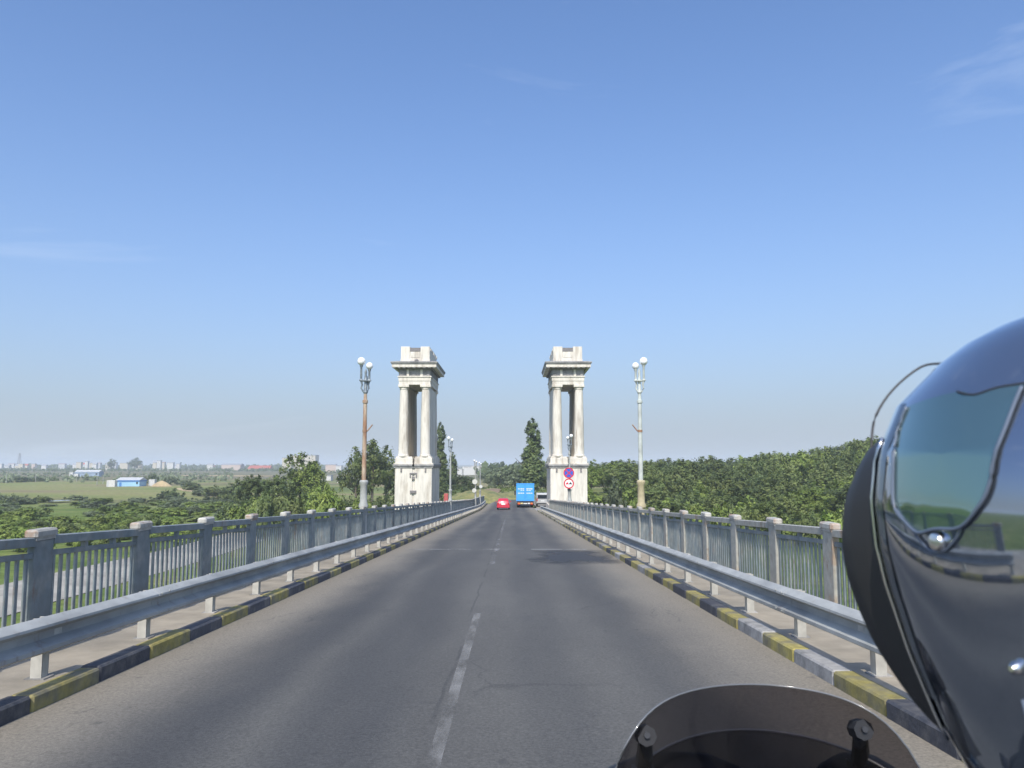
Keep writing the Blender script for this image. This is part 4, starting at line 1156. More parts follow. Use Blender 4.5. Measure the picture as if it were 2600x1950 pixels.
for px, Y, py, w in ((15, 200, 1252, 7), (45, 196, 1254, 7), (78, 200, 1256, 6), (232, 190, 1268, 7), (330, 178, 1270, 8), (425, 215, 1254, 9), (450, 225, 1240, 9), (410, 225, 1262, 6), (465, 205, 1262, 7), (135, 186, 1278, 5)):
    x = from_px(px, Y); plant('willow_bush', 'bush_grey' if px != 450 else 'bush_dark', x, Y, top_z(py, Y) - ground_h(x, Y), w, WIL, 'bush', 'willow bushes on the plain', rg=rg)
GRY = 'green bush beside the sandy track on the plain'
for px, Y, py, w in ((520, 250, 1236, 10), (560, 245, 1232, 10), (600, 240, 1225, 10), (500, 300, 1222, 10), (590, 210, 1250, 8), (540, 205, 1258, 8), (625, 200, 1225, 9), (480, 330, 1215, 9), (440, 380, 1206, 10), (395, 400, 1200, 8)):
    x = from_px(px, Y); plant('bush', rg.choice(('bush_mid', 'bush_dark', 'bush_grey')), x, Y, top_z(py, Y) - ground_h(x, Y), w, GRY, 'bush', 'bushes beside the sandy track', rg=rg)
for px, Y, py, w in ((62, 430, 1209, 13), (76, 440, 1210, 10), (110, 450, 1211, 10), (150, 470, 1209, 8), (240, 480, 1208, 10)):
    x = from_px(px, Y); plant('bush', 'bush_dark', x, Y, top_z(py, Y) - ground_h(x, Y), w, 'dark bush on the dry strip beyond the meadow', 'bush', 'bushes beyond the meadow', rg=rg)
for px, Y, py, w, lab in ((290, 1180, 1163, 12, 'round dark tree topping the skyline of the town'), (352, 1180, 1160, 17, 'wide dark tree topping the skyline left of the white tower block')):
    x = from_px(px, Y); plant('round_tree', 'broad_dark', x, Y, top_z(py, Y) - GROUND, w, lab, 'tree', rg=rg)

# far belt of trees below the town: reads as one mass
def belt(name, ranges, seed, n_, size, label, m_):
    rs = np.random.RandomState(seed); V = []; F = []
    for (p0, p1, Y0, Y1, hlo, hhi) in ranges:
        nn = int(n_ * (p1 - p0) / 700.0)
        for i in range(nn):
            Y = rs.uniform(Y0, Y1); px = rs.uniform(p0, p1); x = from_px(px, Y); h = rs.uniform(hlo, hhi) * (.7 + .5 * math.sin(px * .05 + Y * .01) ** 2)
            for k in range(16):
                c = np.array([x, Y, GROUND + h * .5]) + rs.normal(size=3) * np.array([h * .35, h * .35, h * .27])
                nrm = rs.normal(size=3) + np.array([0, -.4, .6]); nrm /= np.linalg.norm(nrm)
                a = np.cross(nrm, rs.normal(size=3)); a /= np.linalg.norm(a); b = np.cross(nrm, a); s = size * rs.uniform(.6, 1.4) * h / 8
                base = len(V); V += [c - a * s, c - b * s, c + a * s, c + b * s]; F.append((base, base + 1, base + 2, base + 3))
    me = bpy.data.meshes.new(name); me.from_pydata([tuple(v) for v in V], [], F); me.materials.append(m_)
    return tag(link(name, me), label, 'trees', kind='stuff')
belt('distant_tree_belt', [(-80, 830, 1000, 1290, 1.8, 3.6), (-80, 830, 1500, 2100, 4.5, 8), (820, 1260, 800, 1200, 2, 3.8), (1230, 1500, 420, 800, 5, 9)], 5, 520, 2.2, 'belt of dark trees below the town on the horizon', M['leaf_dark'])
belt('rough_grass_clumps', [(-80, 600, 420, 800, .8, 2.2)], 8, 420, 3.2, 'rough clumps on the dry strip before the town', M['leaf_grey'])

# ------------------------------------------------------------------ pale bank strip, track, pond
M['pale_bank'] = mat('pale_concrete_bank', (0.37, 0.345, 0.29), 0.9, col2=(0.27, 0.25, 0.21), scale=0.3, var=0.1)
M['sand'] = mat('yellow_sand', (0.46, 0.35, 0.19), 0.95, col2=(0.36, 0.27, 0.15), scale=0.2, var=0.1)
b = MB()
pr = [(-38.2, .02), (-38.0, .55), (-34.5, .45), (-31.8, .0)]
ysb = list(np.arange(-40, 116, 6.0)) + [116]
b.grid([[(x + .25 * math.sin(y * .07), y, ground_h(x, y) + z + .06) for x, z in pr] for y in ysb])
tag(b.build('concrete_bank', M['pale_bank']), kind='structure')
def ribbon(name, pts, w, m_, lift=.06):
    P = []
    for (x, y), ww in pts:
        P.append([(x - ww, y, ground_h(x - ww, y) + lift), (x, y, ground_h(x, y) + lift + .05), (x + ww, y, ground_h(x + ww, y) + lift)])
    return tag(MB().grid(P).build(name, m_), kind='structure')
tr = []
for i in range(13):
    t_ = i / 12; px = 470 + t_ * 140; py = 1239 + t_ * 29 + 2 * math.sin(i); Y = 9.75 * 2022 / (py - 1178)
    tr.append(((from_px(px, Y), Y), 2.6))
ribbon('sandy_track', tr, 2.6, M['sand'], .12)
ribbon('sandy_track_far', [((from_px(px, Y), Y), w) for px, Y, w in ((475, 690, 6), (520, 660, 40), (560, 640, 50), (620, 625, 20))], 3, M['sand'], .2)
M['water'] = mat('pond_water', (0.05, 0.07, 0.08), 0.05, spec=0.6)
def pond(cx, cy, rx, ry):
    pts = [(cx + rx * math.cos(a) * (1 + .15 * math.sin(3 * a)), cy + ry * math.sin(a), GROUND + .42) for a in np.linspace(0, 2 * math.pi, 28, endpoint=False)]
    return MB().add(pts, [tuple(range(28))])
tag(pond(from_px(168, 206), 206, 2.2, 4.5).build('pond', M['water']), kind='structure')

# sand heap
t = thing('sand_heap', 'yellow sand heap beside the blue shed', 'heap', (from_px(420, 350), 350, GROUND))
MB().lathe([(4.6, 0), (3.4, .9), (1.8, 1.9), (.3, 2.5)], 14, sx=1, sy=.7).build('heap', M['sand'], t, smooth=60)

# ------------------------------------------------------------------ buildings on the plain
M['wall_white'] = mat('white_render', (0.55, 0.54, 0.51), 0.85, var=0.08, scale=.3)
M['wall_cream'] = mat('cream_render', (0.50, 0.45, 0.35), 0.85, var=0.08, scale=.3)
M['wall_pink'] = mat('pinkish_render', (0.50, 0.40, 0.34), 0.85, var=0.08, scale=.3)
M['wall_grey'] = mat('grey_render', (0.45, 0.46, 0.46), 0.85, var=0.08, scale=.3)
M['roof_red'] = mat('red_roof', (0.40, 0.10, 0.07), 0.8, var=0.1, scale=.5)
M['roof_grey'] = mat('grey_roof', (0.30, 0.31, 0.33), 0.8, var=0.1, scale=.5)
M['blue_wall'] = mat('pale_blue_sheet', (0.30, 0.52, 0.70), 0.5, var=0.08, scale=.5)
M['blue_trim'] = mat('blue_sheet', (0.06, 0.20, 0.50), 0.5)
M['blue_grey_wall'] = mat('blue_grey_sheet', (0.26, 0.33, 0.43), 0.55, var=0.08, scale=.5)
def building(px0, px1, pyt, pyb, Y, wall, roof, label, name='town_house', cat='building', group=None, gable=0.0, win=0):
    x0, x1 = from_px(px0, Y), from_px(px1, Y)
    zt = top_z(pyt, Y); zb = min(top_z(pyb, Y), GROUND)
    cx = (x0 + x1) / 2; hw = (x1 - x0) / 2; dp = max(6, hw * 1.2); H = zt - zb
    t = thing(name, label, cat, (cx, Y, zb), group)
    Hw = H * (1 - gable)
    MB().box(-hw, hw, 0, dp, -0.5, Hw).build('wall', M[wall], t)
    if gable > 0:
        e = hw * .04
        MB().extrude_x([(-.3, Hw), (dp / 2, H), (dp + .3, Hw), (dp / 2, Hw - .02)], -hw - e, hw + e).build('roof', M[roof], t)
    else:
        MB().box(-hw - .2, hw + .2, -.2, dp + .2, Hw + .002, Hw + max(.3, H * .05)).build('roof', M[roof], t)
    if win:
        nf = max(1, int((Hw - max(0, -zb + zb)) / 3.0)); nc = max(2, int(2 * hw / 3.4))
        for i in range(nc):
            for j in range(nf):
                if (i * 7 + j * 3) % 5 == 4: continue
                wx = -hw + (i + .5) * 2 * hw / nc; wz = 1.2 + j * 3.0
                if wz + 1.3 > Hw: continue
                MB().box(wx - .6, wx + .6, -.06, .0, wz, wz + 1.3).build('window', M['dark_glass'], t)
    return t
TG = 'small houses of the town on the horizon'
TL = 'small pale house in the row along the horizon'
rows = [(2, 7, 1181, 'wall_pink'), (7, 13, 1180, 'wall_white'), (22, 32, 1181, 'wall_grey'), (32, 44, 1180, 'wall_white'), (48, 57, 1181, 'wall_cream'), (57, 66, 1180, 'wall_cream'), (68, 78, 1180, 'wall_cream'), (90, 97, 1180, 'wall_pink'), (115, 125, 1181, 'wall_white'), (158, 172, 1180, 'wall_grey'),
        (194, 203, 1178, 'wall_white'), (203, 213, 1176, 'wall_cream'), (214, 223, 1177, 'wall_grey'), (236, 244, 1178, 'wall_cream'), (244, 252, 1176, 'wall_white'), (254, 262, 1178, 'wall_grey'), (277, 286, 1177, 'wall_cream'), (291, 302, 1177, 'wall_grey'), (346, 356, 1177, 'wall_white'), (356, 366, 1180, 'wall_cream'),
        (396, 404, 1171, 'wall_cream'), (416, 424, 1176, 'wall_cream'), (447, 456, 1182, 'wall_grey'), (456, 462, 1180, 'wall_white'), (545, 550, 1184, 'wall_grey')]
for i, (a, c, yt, w_) in enumerate(rows):
    building(a - 1, c + 1, yt - 2, 1192, 1400 - (i % 3) * 40, w_, 'roof_grey' if i % 3 else 'roof_red', TL, group=TG, gable=0.0 if i % 2 else 0.25)
building(224, 231, 1172, 1192, 1380, 'wall_white', 'roof_grey', 'narrow white tower house among low cream houses', group=None)
building(312, 332, 1176, 1192, 1400, 'wall_cream', 'roof_grey', 'yellowish house left of the wide skyline tree')
building(406, 415, 1170, 1196, 1300, 'wall_white', 'roof_grey', 'tall narrow white block rising above the town', 'tower_block')
building(431, 447, 1175, 1196, 1300, 'wall_white', 'roof_grey', 'white house right of the tall narrow white block')
building(532, 547, 1177, 1196, 1300, 'wall_white', 'roof_grey', 'small white house with grey roof left of the long pink house', gable=.2)
building(569, 617, 1177, 1199, 1250, 'wall_pink', 'roof_grey', 'long pinkish-white house with grey roof on the horizon', 'long_house', gable=.15)
building(636, 690, 1182, 1197, 1250, 'wall_cream', 'roof_red', 'long low building with a red roof', 'red_roofed_hall', gable=.55)
building(722, 745, 1163, 1196, 1250, 'wall_cream', 'roof_grey', 'tan apartment block left of the bushy tree crown', 'apartment_block')
building(745, 806, 1157, 1196, 1260, 'wall_cream', 'roof_grey', 'tan apartment block rising behind the bushy tree', 'apartment_block')
building(832, 858, 1178, 1200, 900, 'wall_pink', 'roof_grey', 'pale pink house between the bushy tree and the lamp post', gable=.1)
building(858, 872, 1181, 1200, 890, 'wall_white', 'roof_grey', 'white house close left of the rust-streaked lamp post', gable=.1)
building(835, 846, 1208, 1216, 480, 'wall_white', 'roof_grey', 'small white hut below the pale pink house', 'hut')
building(862, 872, 1212, 1224, 420, 'wall_white', 'roof_grey', 'narrow white hut by the dry grass patch', 'hut')
# white complex seen past the far lamp posts
for a, c, yt, lab in ((1163, 1180, 1191, 'lowest wing of the distant white complex'), (1178, 1200, 1186, 'stepped white wing of the distant complex'), (1200, 1226, 1184, 'middle block of the distant white complex behind two lamp posts'), (1226, 1247, 1189, 'end block of the distant white complex')):
    building(a, c, yt, 1206, 700, 'wall_white', 'wall_white', lab, 'white_block', win=0)
# bank of bare soil beside the road past the bridge
M['soil'] = mat('bare_brown_soil', (0.20, 0.135, 0.095), 0.95, col2=(0.22, 0.20, 0.09), scale=0.25, lo=.48, hi=.6, var=0.2)
M['dry_grass'] = mat('dry_verge_grass', (0.23, 0.21, 0.075), 0.95, col2=(0.13, 0.15, 0.05), scale=0.5, var=0.2)
def mound(name, cx, cy, rx, ry, h, m_, seed):
    P = []; rg_ = random.Random(seed)
    for i in range(13):
        a = -1 + 2 * i / 12
        row = []
        for j in range(17):
            b_ = -1 + 2 * j / 16
            k = max(0, 1 - a * a) * max(0, 1 - b_ * b_)
            row.append((cx + b_ * rx, cy + a * ry, ground_h(cx + b_ * rx, cy + a * ry) - .15 + h * k ** .7 * rg_.uniform(.85, 1.15)))
        P.append(row)
    return tag(MB().grid(P).build(name, m_, smooth=60), kind='structure')
mound('earth_bank', from_px(1250, 165), 168, 5.0, 9, 1.7, M['soil'], 1)
mound('grass_verge', from_px(1215, 140), 146, 6.0, 9, 2.0, M['dry_grass'], 2)
mound('grass_verge', from_px(1300, 150), 152, 5.5, 10, 1.5, M['dry_grass'], 3)
# sheds
def shed(px0, px1, pyt, pyb, Y, wall, trim, roof, label):
    x0, x1 = from_px(px0, Y), from_px(px1, Y); hw = (x1 - x0) / 2
    zb = min(top_z(pyb, Y), ground_h((x0 + x1) / 2, Y)); H = top_z(pyt, Y) - zb
    t = thing('shed', label, 'shed', ((x0 + x1) / 2, Y, zb))
    MB().box(-hw, hw, 0, 7, -.4, H * .55).build('wall', M[wall], t)
    MB().box(-hw - .15, hw + .15, -.25, 7.2, H * .552, H * .70).build('fascia', M[trim], t)
    MB().extrude_x([(-.35, H * .703), (3.5, H), (7.4, H * .703)], -hw - .2, hw + .2).build('roof', M[roof], t)
    MB().box(hw * .72, hw * .86, -.05, 0, H * .28, H * .5).build('window', M['dark_glass'], t)
    MB().box(-hw * .75, -hw * .55, -.05, 0, -.2, H * .45).build('door', M[trim], t)
    return t
shed(306, 364, 1212, 1233, 362, 'blue_wall', 'blue_trim', 'wall_grey', 'pale blue shed with dark blue fascia and grey roof on the meadow')
shed(200, 261, 1193, 1210, 620, 'blue_grey_wall', 'blue_grey_wall', 'wall_grey', 'long blue-grey warehouse behind the pale blue shed')
def container(px0, px1, pyt, pyb, Y, label):
    x0, x1 = from_px(px0, Y), from_px(px1, Y); hw = (x1 - x0) / 2
    zb = top_z(pyb, Y); zb = min(zb, ground_h((x0 + x1) / 2, Y)); H = top_z(pyt, Y) - zb
    t = thing('container', label, 'container', ((x0 + x1) / 2, Y, zb))
    MB().bbox(-hw, hw, 0, 2.4, -.3, H, .05).build('body', M['wall_white'], t)
    MB().box(-hw * .9, -hw * .5, -.04, 0, .0, H * .85).build('door', M['wall_grey'], t)
container(281, 302, 1219, 1235, 356, 'white container beside the pale blue shed')
container(387, 402, 1217, 1229, 368, 'small white cabin beside the sand heap')
container(186, 195, 1199, 1210, 610, 'white cabin at the end of the blue-grey warehouse')
container(197, 208, 1203, 1210, 605, 'low cream cabin before the blue-grey warehouse')
# lattice pylon on the horizon
t = thing('lattice_pylon', 'grey lattice pylon on the horizon', 'pylon', (from_px(58, 1500), 1500, GROUND))
lp = MB()
Hh = 30
for a, c in ((-1, -1), (1, -1), (1, 1), (-1, 1)):
    lp.tube([(a * 3.2, c * 3.2, 0), (a * 1.4, c * 1.4, Hh * .7), (a * .5, c * .5, Hh)], .45, 5)
for k in range(7):
    z0, z1 = k * Hh / 8, (k + 1) * Hh / 8
    w0, w1 = 3.2 - 2.5 * z0 / Hh, 3.2 - 2.5 * z1 / Hh
    lp.tube([(-w0, -w0, z0), (w1, -w1, z1)], .28, 4); lp.tube([(w0, -w0, z0), (-w1, -w1, z1)], .28, 4)
lp.build('mast', M['roof_grey'], t)
MB().tube([(-5, 0, Hh * .82), (5, 0, Hh * .82)], .3, 5).tube([(-4, 0, Hh * .93), (4, 0, Hh * .93)], .3, 5).build('cross_arm', M['roof_grey'], t)

# poles standing on the plain
for px, Y, py in ((28, 420, 1197), (102, 430, 1196), (205, 440, 1208), (272, 400, 1206), (257, 380, 1208)):
    x = from_px(px, Y)
    t = thing('utility_pole', 'thin pale utility pole on the dry strip of the plain', 'pole', (x, Y, GROUND), 'utility poles on the plain')
    hh = top_z(py, Y) - GROUND
    MB().tube([(0, 0, -.2), (0, 0, hh)], [.16, .1], 6).build('pole', M['concrete'], t)
    MB().cbox(0, 0, hh - .4, 1.3, .1, .1).build('cross_arm', M['bark'], t)

# ------------------------------------------------------------------ motorcycle and rider
BX = 0.345      # centre line of the motorcycle
M['moto_paint'] = mat('dark_metallic_paint', (0.02, 0.022, 0.027), 0.22, metal=0.3, coat=1.0)
M['smoke'] = tinted_glass('smoked_screen', (0.49, 0.475, 0.485), 0.05, 0.9, 1.4)
M['smoke_dark'] = tinted_glass('dark_smoked_screen', (0.66, 0.66, 0.67), 0.05, 0.95, 1.75)
M['pale_edge'] = mat('pale_screen_edge', (0.30, 0.30, 0.28), 0.2, coat=0.8)
M['screen_edge'] = mat('polished_screen_edge', (0.14, 0.145, 0.15), 0.2, coat=0.8)
moto = thing('motorcycle', 'motorcycle front with smoked windscreen and clip-on deflector', 'motorcycle', (BX, 1.0, zr(1.0)))
ZM = -zr(1.0)
def sheet(mb, surf, nu, nv, thick, nrm=(0, -1, 0.5)):
    n_ = Vector(nrm).normalized() * thick
    A = [[Vector(surf(-1 + 2 * i / nu, j / nv)) for i in range(nu + 1)] for j in range(nv + 1)]
    nc = nu + 1
    vs = [p_ for r_ in A for p_ in r_]; N = len(vs); vs += [p_ - n_ for p_ in vs]
    fs = []
    for j in range(nv):
        for i in range(nu):
            a = j * nc + i
            fs.append((a, a + 1, a + nc + 1, a + nc)); fs.append((N + a, N + a + nc, N + a + nc + 1, N + a + 1))
    rim = [i for i in range(nc)] + [j * nc + nu for j in range(1, nv + 1)] + [nv * nc + i for i in range(nu - 1, -1, -1)] + [j * nc for j in range(nv - 1, 0, -1)]
    for k in range(len(rim)):
        a, b_ = rim[k], rim[(k + 1) % len(rim)]
        fs.append((a, b_, N + b_, N + a))
    return mb.add(vs, fs)
def defl(u, v):
    """clip-on deflector: relative to the motorcycle (x across, y ahead of y=1, z above road there)"""
    au = abs(u)
    x = 0.201 * u - 0.026
    ztop = 1.454 - 0.020 * au ** 2 - 0.09 * au ** 6
    zbot = 1.325 + 0.0 * au
    z = zbot + (ztop - zbot) * v
    y = 0.155 - 0.115 * u * u - (z - 1.325) * 0.35
    return (x, y, z + ZM)
sheet(MB(), defl, 36, 6, .004).build('wind_deflector', M['smoke'], moto, smooth=40)
MB().tube([defl(-1 + 2 * i / 36, 1) for i in range(37)], .0012, 6).build('deflector_rim', M['screen_edge'], moto, smooth=180)
def screen(u, v):
    au = abs(u)
    x = (0.235 + 0.03 * (1 - v)) * u - 0.012
    ztop = 1.372 - 0.035 * au ** 2 - 0.06 * au ** 5
    z = 1.02 + (ztop - 1.02) * v
    y = 0.40 - 0.17 * u * u - (z - 1.02) * 0.62
    return (x, y, z + ZM)
sheet(MB(), screen, 36, 10, .004).build('windscreen', M['smoke_dark'], moto, smooth=40)
MB().tube([screen(-1 + 2 * i / 36, 1) for i in range(37)], .0018, 6).build('screen_rim', M['pale_edge'], moto, smooth=180)
for q, uu in ((-1, -.73), (1, .67)):
    a, b_ = Vector(defl(uu, .66)), Vector(screen(uu * .90, .955))
    cl_ = MB()
    cl_.tube([a + Vector((0, -.012, .010)), a + Vector((0, .012, .004))], .013, 8)
    cl_.tube([a, a.lerp(b_, .5) + Vector((0, -.004, 0)), b_], [.009, .011, .010], 8)
    cl_.cbox(b_.x, b_.y - .008, b_.z - .014, .030, .022, .042)
    c0 = cl_.build('deflector_clamp', M['black_plastic'], moto, smooth=40)
    MB().tube([a + Vector((0, -.016, .012)), a + Vector((0, -.010, .010))], .004, 8).build('clamp_screw', M['truck_dark'], c0, smooth=40)
    MB().tube([b_ + Vector((0, -.024, -.016)), b_ + Vector((0, -.018, -.016))], .004, 8).build('clamp_screw', M['lamp_iron'], c0, smooth=40)
for px_, w_, zc_, rx_, rz_ in ((-.11, 0, 1.255, .14, .085), (.15, 0, 1.272, .075, .065)):
    MB().lathe([(math.sin(math.pi * (k + .01) / 8.02) + .001, -math.cos(math.pi * k / 8)) for k in range(9)], 20).build('instrument_pod', M['black_plastic'], moto, (px_, .19, zc_ + ZM), smooth=180).scale = (rx_, .05, rz_)
# fairing, cockpit, tank, seat, forks, wheels: below the frame of the picture
def fsec(y, hw, zlo, zhi):
    n_ = 14
    return [(hw * math.cos(2 * math.pi * k / n_), y, ZM + (zlo + zhi) / 2 + (zhi - zlo) / 2 * math.sin(2 * math.pi * k / n_)) for k in range(n_)]
loft([fsec(.62, .05, .82, .94), fsec(.56, .16, .72, 1.02), fsec(.42, .23, .66, 1.06), fsec(.2, .25, .60, 1.03), fsec(0.02, .22, .58, .97)]).build('fairing', M['moto_paint'], moto, smooth=50)
MB().bbox(-.12, .12, .12, .26, ZM + 1.02, ZM + 1.10, .02).build('instrument_panel', M['black_plastic'], moto)
loft([fsec(-.02, .15, .82, 1.02), fsec(-.2, .19, .78, 1.08), fsec(-.42, .16, .76, 1.04), fsec(-.55, .11, .76, .90)]).build('fuel_tank', M['moto_paint'], moto, smooth=50)
loft([fsec(-.5, .10, .74, .86), fsec(-.75, .17, .70, .84), fsec(-1.1, .16, .76, .92), fsec(-1.4, .12, .80, .96)]).build('seat', M['black_plastic'], moto, smooth=50)
loft([fsec(.1, .15, .30, .62), fsec(-.2, .2, .25, .72), fsec(-.55, .17, .3, .72)]).build('engine', M['truck_dark'], moto, smooth=50)
MB().tube([(-.40, -.12, ZM + 1.05), (-.22, .02, ZM + 1.08), (0, .05, ZM + 1.06), (.22, .02, ZM + 1.08), (.40, -.12, ZM + 1.05)], .013, 8).build('handlebar', M['black_plastic'], moto, smooth=60)
for q in (-1, 1):
    MB().tube([(q * .10, .12, ZM + 1.0), (q * .10, .48, ZM + .3)], .027, 10).build('fork', M['steel'], moto, smooth=60)
for yy in (.5, -.98):
    w_ = MB().lathe([(.22, -.06), (.28, -.065), (.31, -.03), (.31, .03), (.28, .065), (.22, .06)], 24).build('wheel', M['tyre'], moto, (0, yy, ZM + .31 + zr(1 + yy) - 0.0 - zr(1.0) - ZM + 0.0), smooth=40)
    w_.location.z = .31 + zr(1 + yy) - zr(1.0)
    w_.rotation_euler = (0, math.pi / 2, 0)
    MB().lathe([(.02, -.04), (.07, -.05), (.07, .05), (.02, .04)], 12).build('hub', M['galv'], w_, smooth=40)

rider = thing('person', 'motorcycle rider in glossy black helmet with lifted visor, seen from behind', 'person', (BX + .022, .5, 0))
M['helmet_black'] = mat('glossy_black_helmet', (0.33, 0.37, 0.43), 0.05, metal=0.9, coat=0.5)
M['visor_tint'] = mat('iridescent_visor', (0.24, 0.36, 0.33), 0.06, metal=0.85, coat=0.6)
M['visor_strip'] = mat('glassy_visor_strip', (0.13, 0.16, 0.19), 0.12, metal=0.6, coat=1.0)
M['pale_rim'] = mat('pale_visor_rim', (0.11, 0.135, 0.18), 0.3, coat=0.6)
M['chin_matt'] = mat('matt_black_rubber', (0.028, 0.028, 0.029), 0.5)
PROF = [(1.853, .002), (1.849, .028), (1.836, .066), (1.818, .0905), (1.791, .119), (1.757, .1345), (1.725, .139), (1.695, .1370), (1.67, .132), (1.626, .119), (1.584, .103), (1.555, .088)]
_pz = np.array([a for a, c in PROF][::-1]); _pr = np.array([c for a, c in PROF][::-1])
def hr(z): return float(np.interp(z, _pz, _pr))
hm = MB()
zs = [1.8528, 1.851, 1.847, 1.84, 1.83, 1.818, 1.805, 1.79, 1.775, 1.757, 1.74, 1.725, 1.71, 1.695, 1.68, 1.665, 1.645, 1.625, 1.605, 1.585, 1.57, 1.556]
hm.lathe([(hr(z), z) for z in zs], 48, sx=.9, sy=1.13)
helmet = hm.build('helmet', M['helmet_black'], rider, smooth=180)
helmet['label'] = 'glossy black full-face helmet'
def hp(az, z, off=0.0):
    """point on the helmet: az in degrees from straight ahead, positive to the rider's left"""
    k = hr(z); a = math.radians(az)
    return Vector((-(.9 * k + off) * math.sin(a), (1.13 * k + off) * math.cos(a), z))
# chin bar with raised visor edge: a matt band standing proud round the front
def prot(z):
    t = (z - 1.572) / (1.768 - 1.572)
    return 0.0 if t <= 0 or t >= 1 else 0.0235 * (math.sin(math.pi * t ** .92)) ** .75
cb = MB(); rows_ = []
zz_ = [1.572 + (1.768 - 1.572) * i / 24 for i in range(25)]
for z in zz_:
    row = []
    for i in range(33):
        az = 71 - 142 * i / 32
        rear = min(1.0, (71 - abs(az)) / 9.0)
        row.append(hp(az, z, .0015 + prot(z) * (rear ** .6)))
    rows_.append(row)
cb.grid(rows_)
# inner return of the band to the shell along its edges
cb.build('chin_bar', M['chin_matt'], helmet, smooth=60)
MB().tube([hp(71, z, .0022 + 0.0 * prot(z)) for z in zz_], .0011, 6).build('visor_edge_glint', M['steel'], helmet, smooth=180)  # bright tube modelled in place of sunlight caught on the visor's edge
MB().tube([hp(-71, z, .0022) for z in zz_], .0011, 6).build('visor_edge_glint', M['steel'], helmet, smooth=180)
# visor side panel, traced on the shell in helmet coordinates
PAN = [(-0.1075, 0.0185, 0.0873), (-0.1131, 0.0198, 0.0735), (-0.1202, 0.0126, 0.0578), (-0.1234, 0.0091, 0.0361), (-0.1247, 0.0047, 0.022), (-0.1242, -0.0061, 0.0147), (-0.1231, -0.0188, 0.0091), (-0.121, -0.0343, 0.0127), (-0.1172, -0.0527, 0.015), (-0.1134, -0.065, 0.0273), (-0.1101, -0.0695, 0.0382), (-0.1072, -0.0711, 0.0534), (-0.1011, -0.0717, 0.0687), (-0.0947, -0.0712, 0.0826), (-0.0898, -0.0709, 0.0918)]
TOPL = [(-0.0888, -0.0694, 0.0934), (-0.0956, -0.0573, 0.0922), (-0.1016, -0.0453, 0.0893), (-0.1028, -0.0304, 0.0925)]
def on_shell(x, y, zrel, off):
    z = 1.7 + zrel; k = hr(z)
    a = math.atan2(-x / .9, y / 1.13)
    return Vector((-(.9 * k + off) * math.sin(a), (1.13 * k + off) * math.cos(a), z))
def dense(pts, n_=4):
    out = []
    if len(pts) > 3:                      # smooth curve through the points
        P_ = [pts[0]] + list(pts) + [pts[-1]]
        for k in range(1, len(P_) - 2):
            a, b_, c_, d_ = P_[k - 1], P_[k], P_[k + 1], P_[k + 2]
            for j in range(n_):
                t = j / n_
                out.append(tuple(.5 * (2 * b_[i] + (c_[i] - a[i]) * t + (2 * a[i] - 5 * b_[i] + 4 * c_[i] - d_[i]) * t * t + (3 * b_[i] - a[i] - 3 * c_[i] + d_[i]) * t ** 3) for i in range(3)))
        out.append(pts[-1]); return out
    for (a, b_) in zip(pts, pts[1:]):
        for k in range(n_):
            t = k / n_; out.append(tuple(a[i] + (b_[i] - a[i]) * t for i in range(3)))
    out.append(pts[-1]); return out
for q in (1, -1):
    fl = lambda v: Vector((v.x * q, v.y, v.z))
    ring = dense(PAN)[:-1] + dense([PAN[-1]] + TOPL + [PAN[0]])[:-1]
    cen = tuple(sum(p_[i] for p_ in ring) / len(ring) for i in range(3))
    pm_ = MB(); lv = []
    for k in range(7):
        t = k / 6
        lv.append([fl(on_shell(*[cen[i] + (p_[i] - cen[i]) * t for i in range(3)], .0016 - .0006 * t)) for p_ in ring])
    nR = len(ring)
    vs = [p_ for l_ in lv for p_ in l_]
    fs = [(a * nR + i, a * nR + (i + 1) % nR, (a + 1) * nR + (i + 1) % nR, (a + 1) * nR + i) for a in range(6) for i in range(nR)]
    pm_.add(vs, fs)
    sp_ = pm_.build('visor_panel', M['visor_tint'], helmet, smooth=180)
    MB().tube([fl(on_shell(*p_, .0019)) for p_ in dense(PAN)], .0011, 6).build('panel_rim', M['pale_rim'], sp_, smooth=180)
    TRI = [(-0.1247, 0.0047, 0.022), (-0.1239, -0.0116, 0.0104), (-0.122, -0.0253, 0.0006), (-0.1196, -0.0379, 0.0003), (-0.1179, -0.0478, 0.0079), (-0.1172, -0.0527, 0.015)]
    MB().tube([fl(on_shell(*p_, .0012)) for p_ in dense(TRI)], .0008, 6).build('pivot_seam', M['pale_rim'], helmet, smooth=180)
    MB().tube([fl(on_shell(*p_, .0006)) for p_ in dense([(-0.1028, -0.0304, 0.0925), (-0.1016, -0.0453, 0.0893), (-0.0956, -0.0573, 0.0922), (-0.0888, -0.0694, 0.0934), (-.07, -.085, .096)])], .0009, 6).build('brow_seam', M['chin_matt'], helmet, smooth=180)
    c0 = fl(on_shell(-0.1207, -0.0351, 0.0056, 0.0)); nx = fl(on_shell(-0.1207, -0.0351, 0.0056, 0.01)) - c0
    scw = MB().tube([c0, c0 + nx * .25, c0 + nx * .42, c0 + nx * .5], [.0056, .0056, .0046, .0015], 14).build('pivot_screw', M['steel'], helmet, smooth=35)
    # thin frame of the raised sun visor over the brow
    MB().tube([Vector(v_) for v_ in dense([tuple(hp(q * a_, z_, o_)) for a_, z_, o_ in ((66, 1.745, .002), (62, 1.765, .006), (58, 1.785, .011), (52, 1.805, .016), (44, 1.821, .017), (36, 1.824, .010), (30, 1.826, .002))])], .0009, 6).build('sun_visor_frame', M['chin_matt'], helmet, smooth=180)
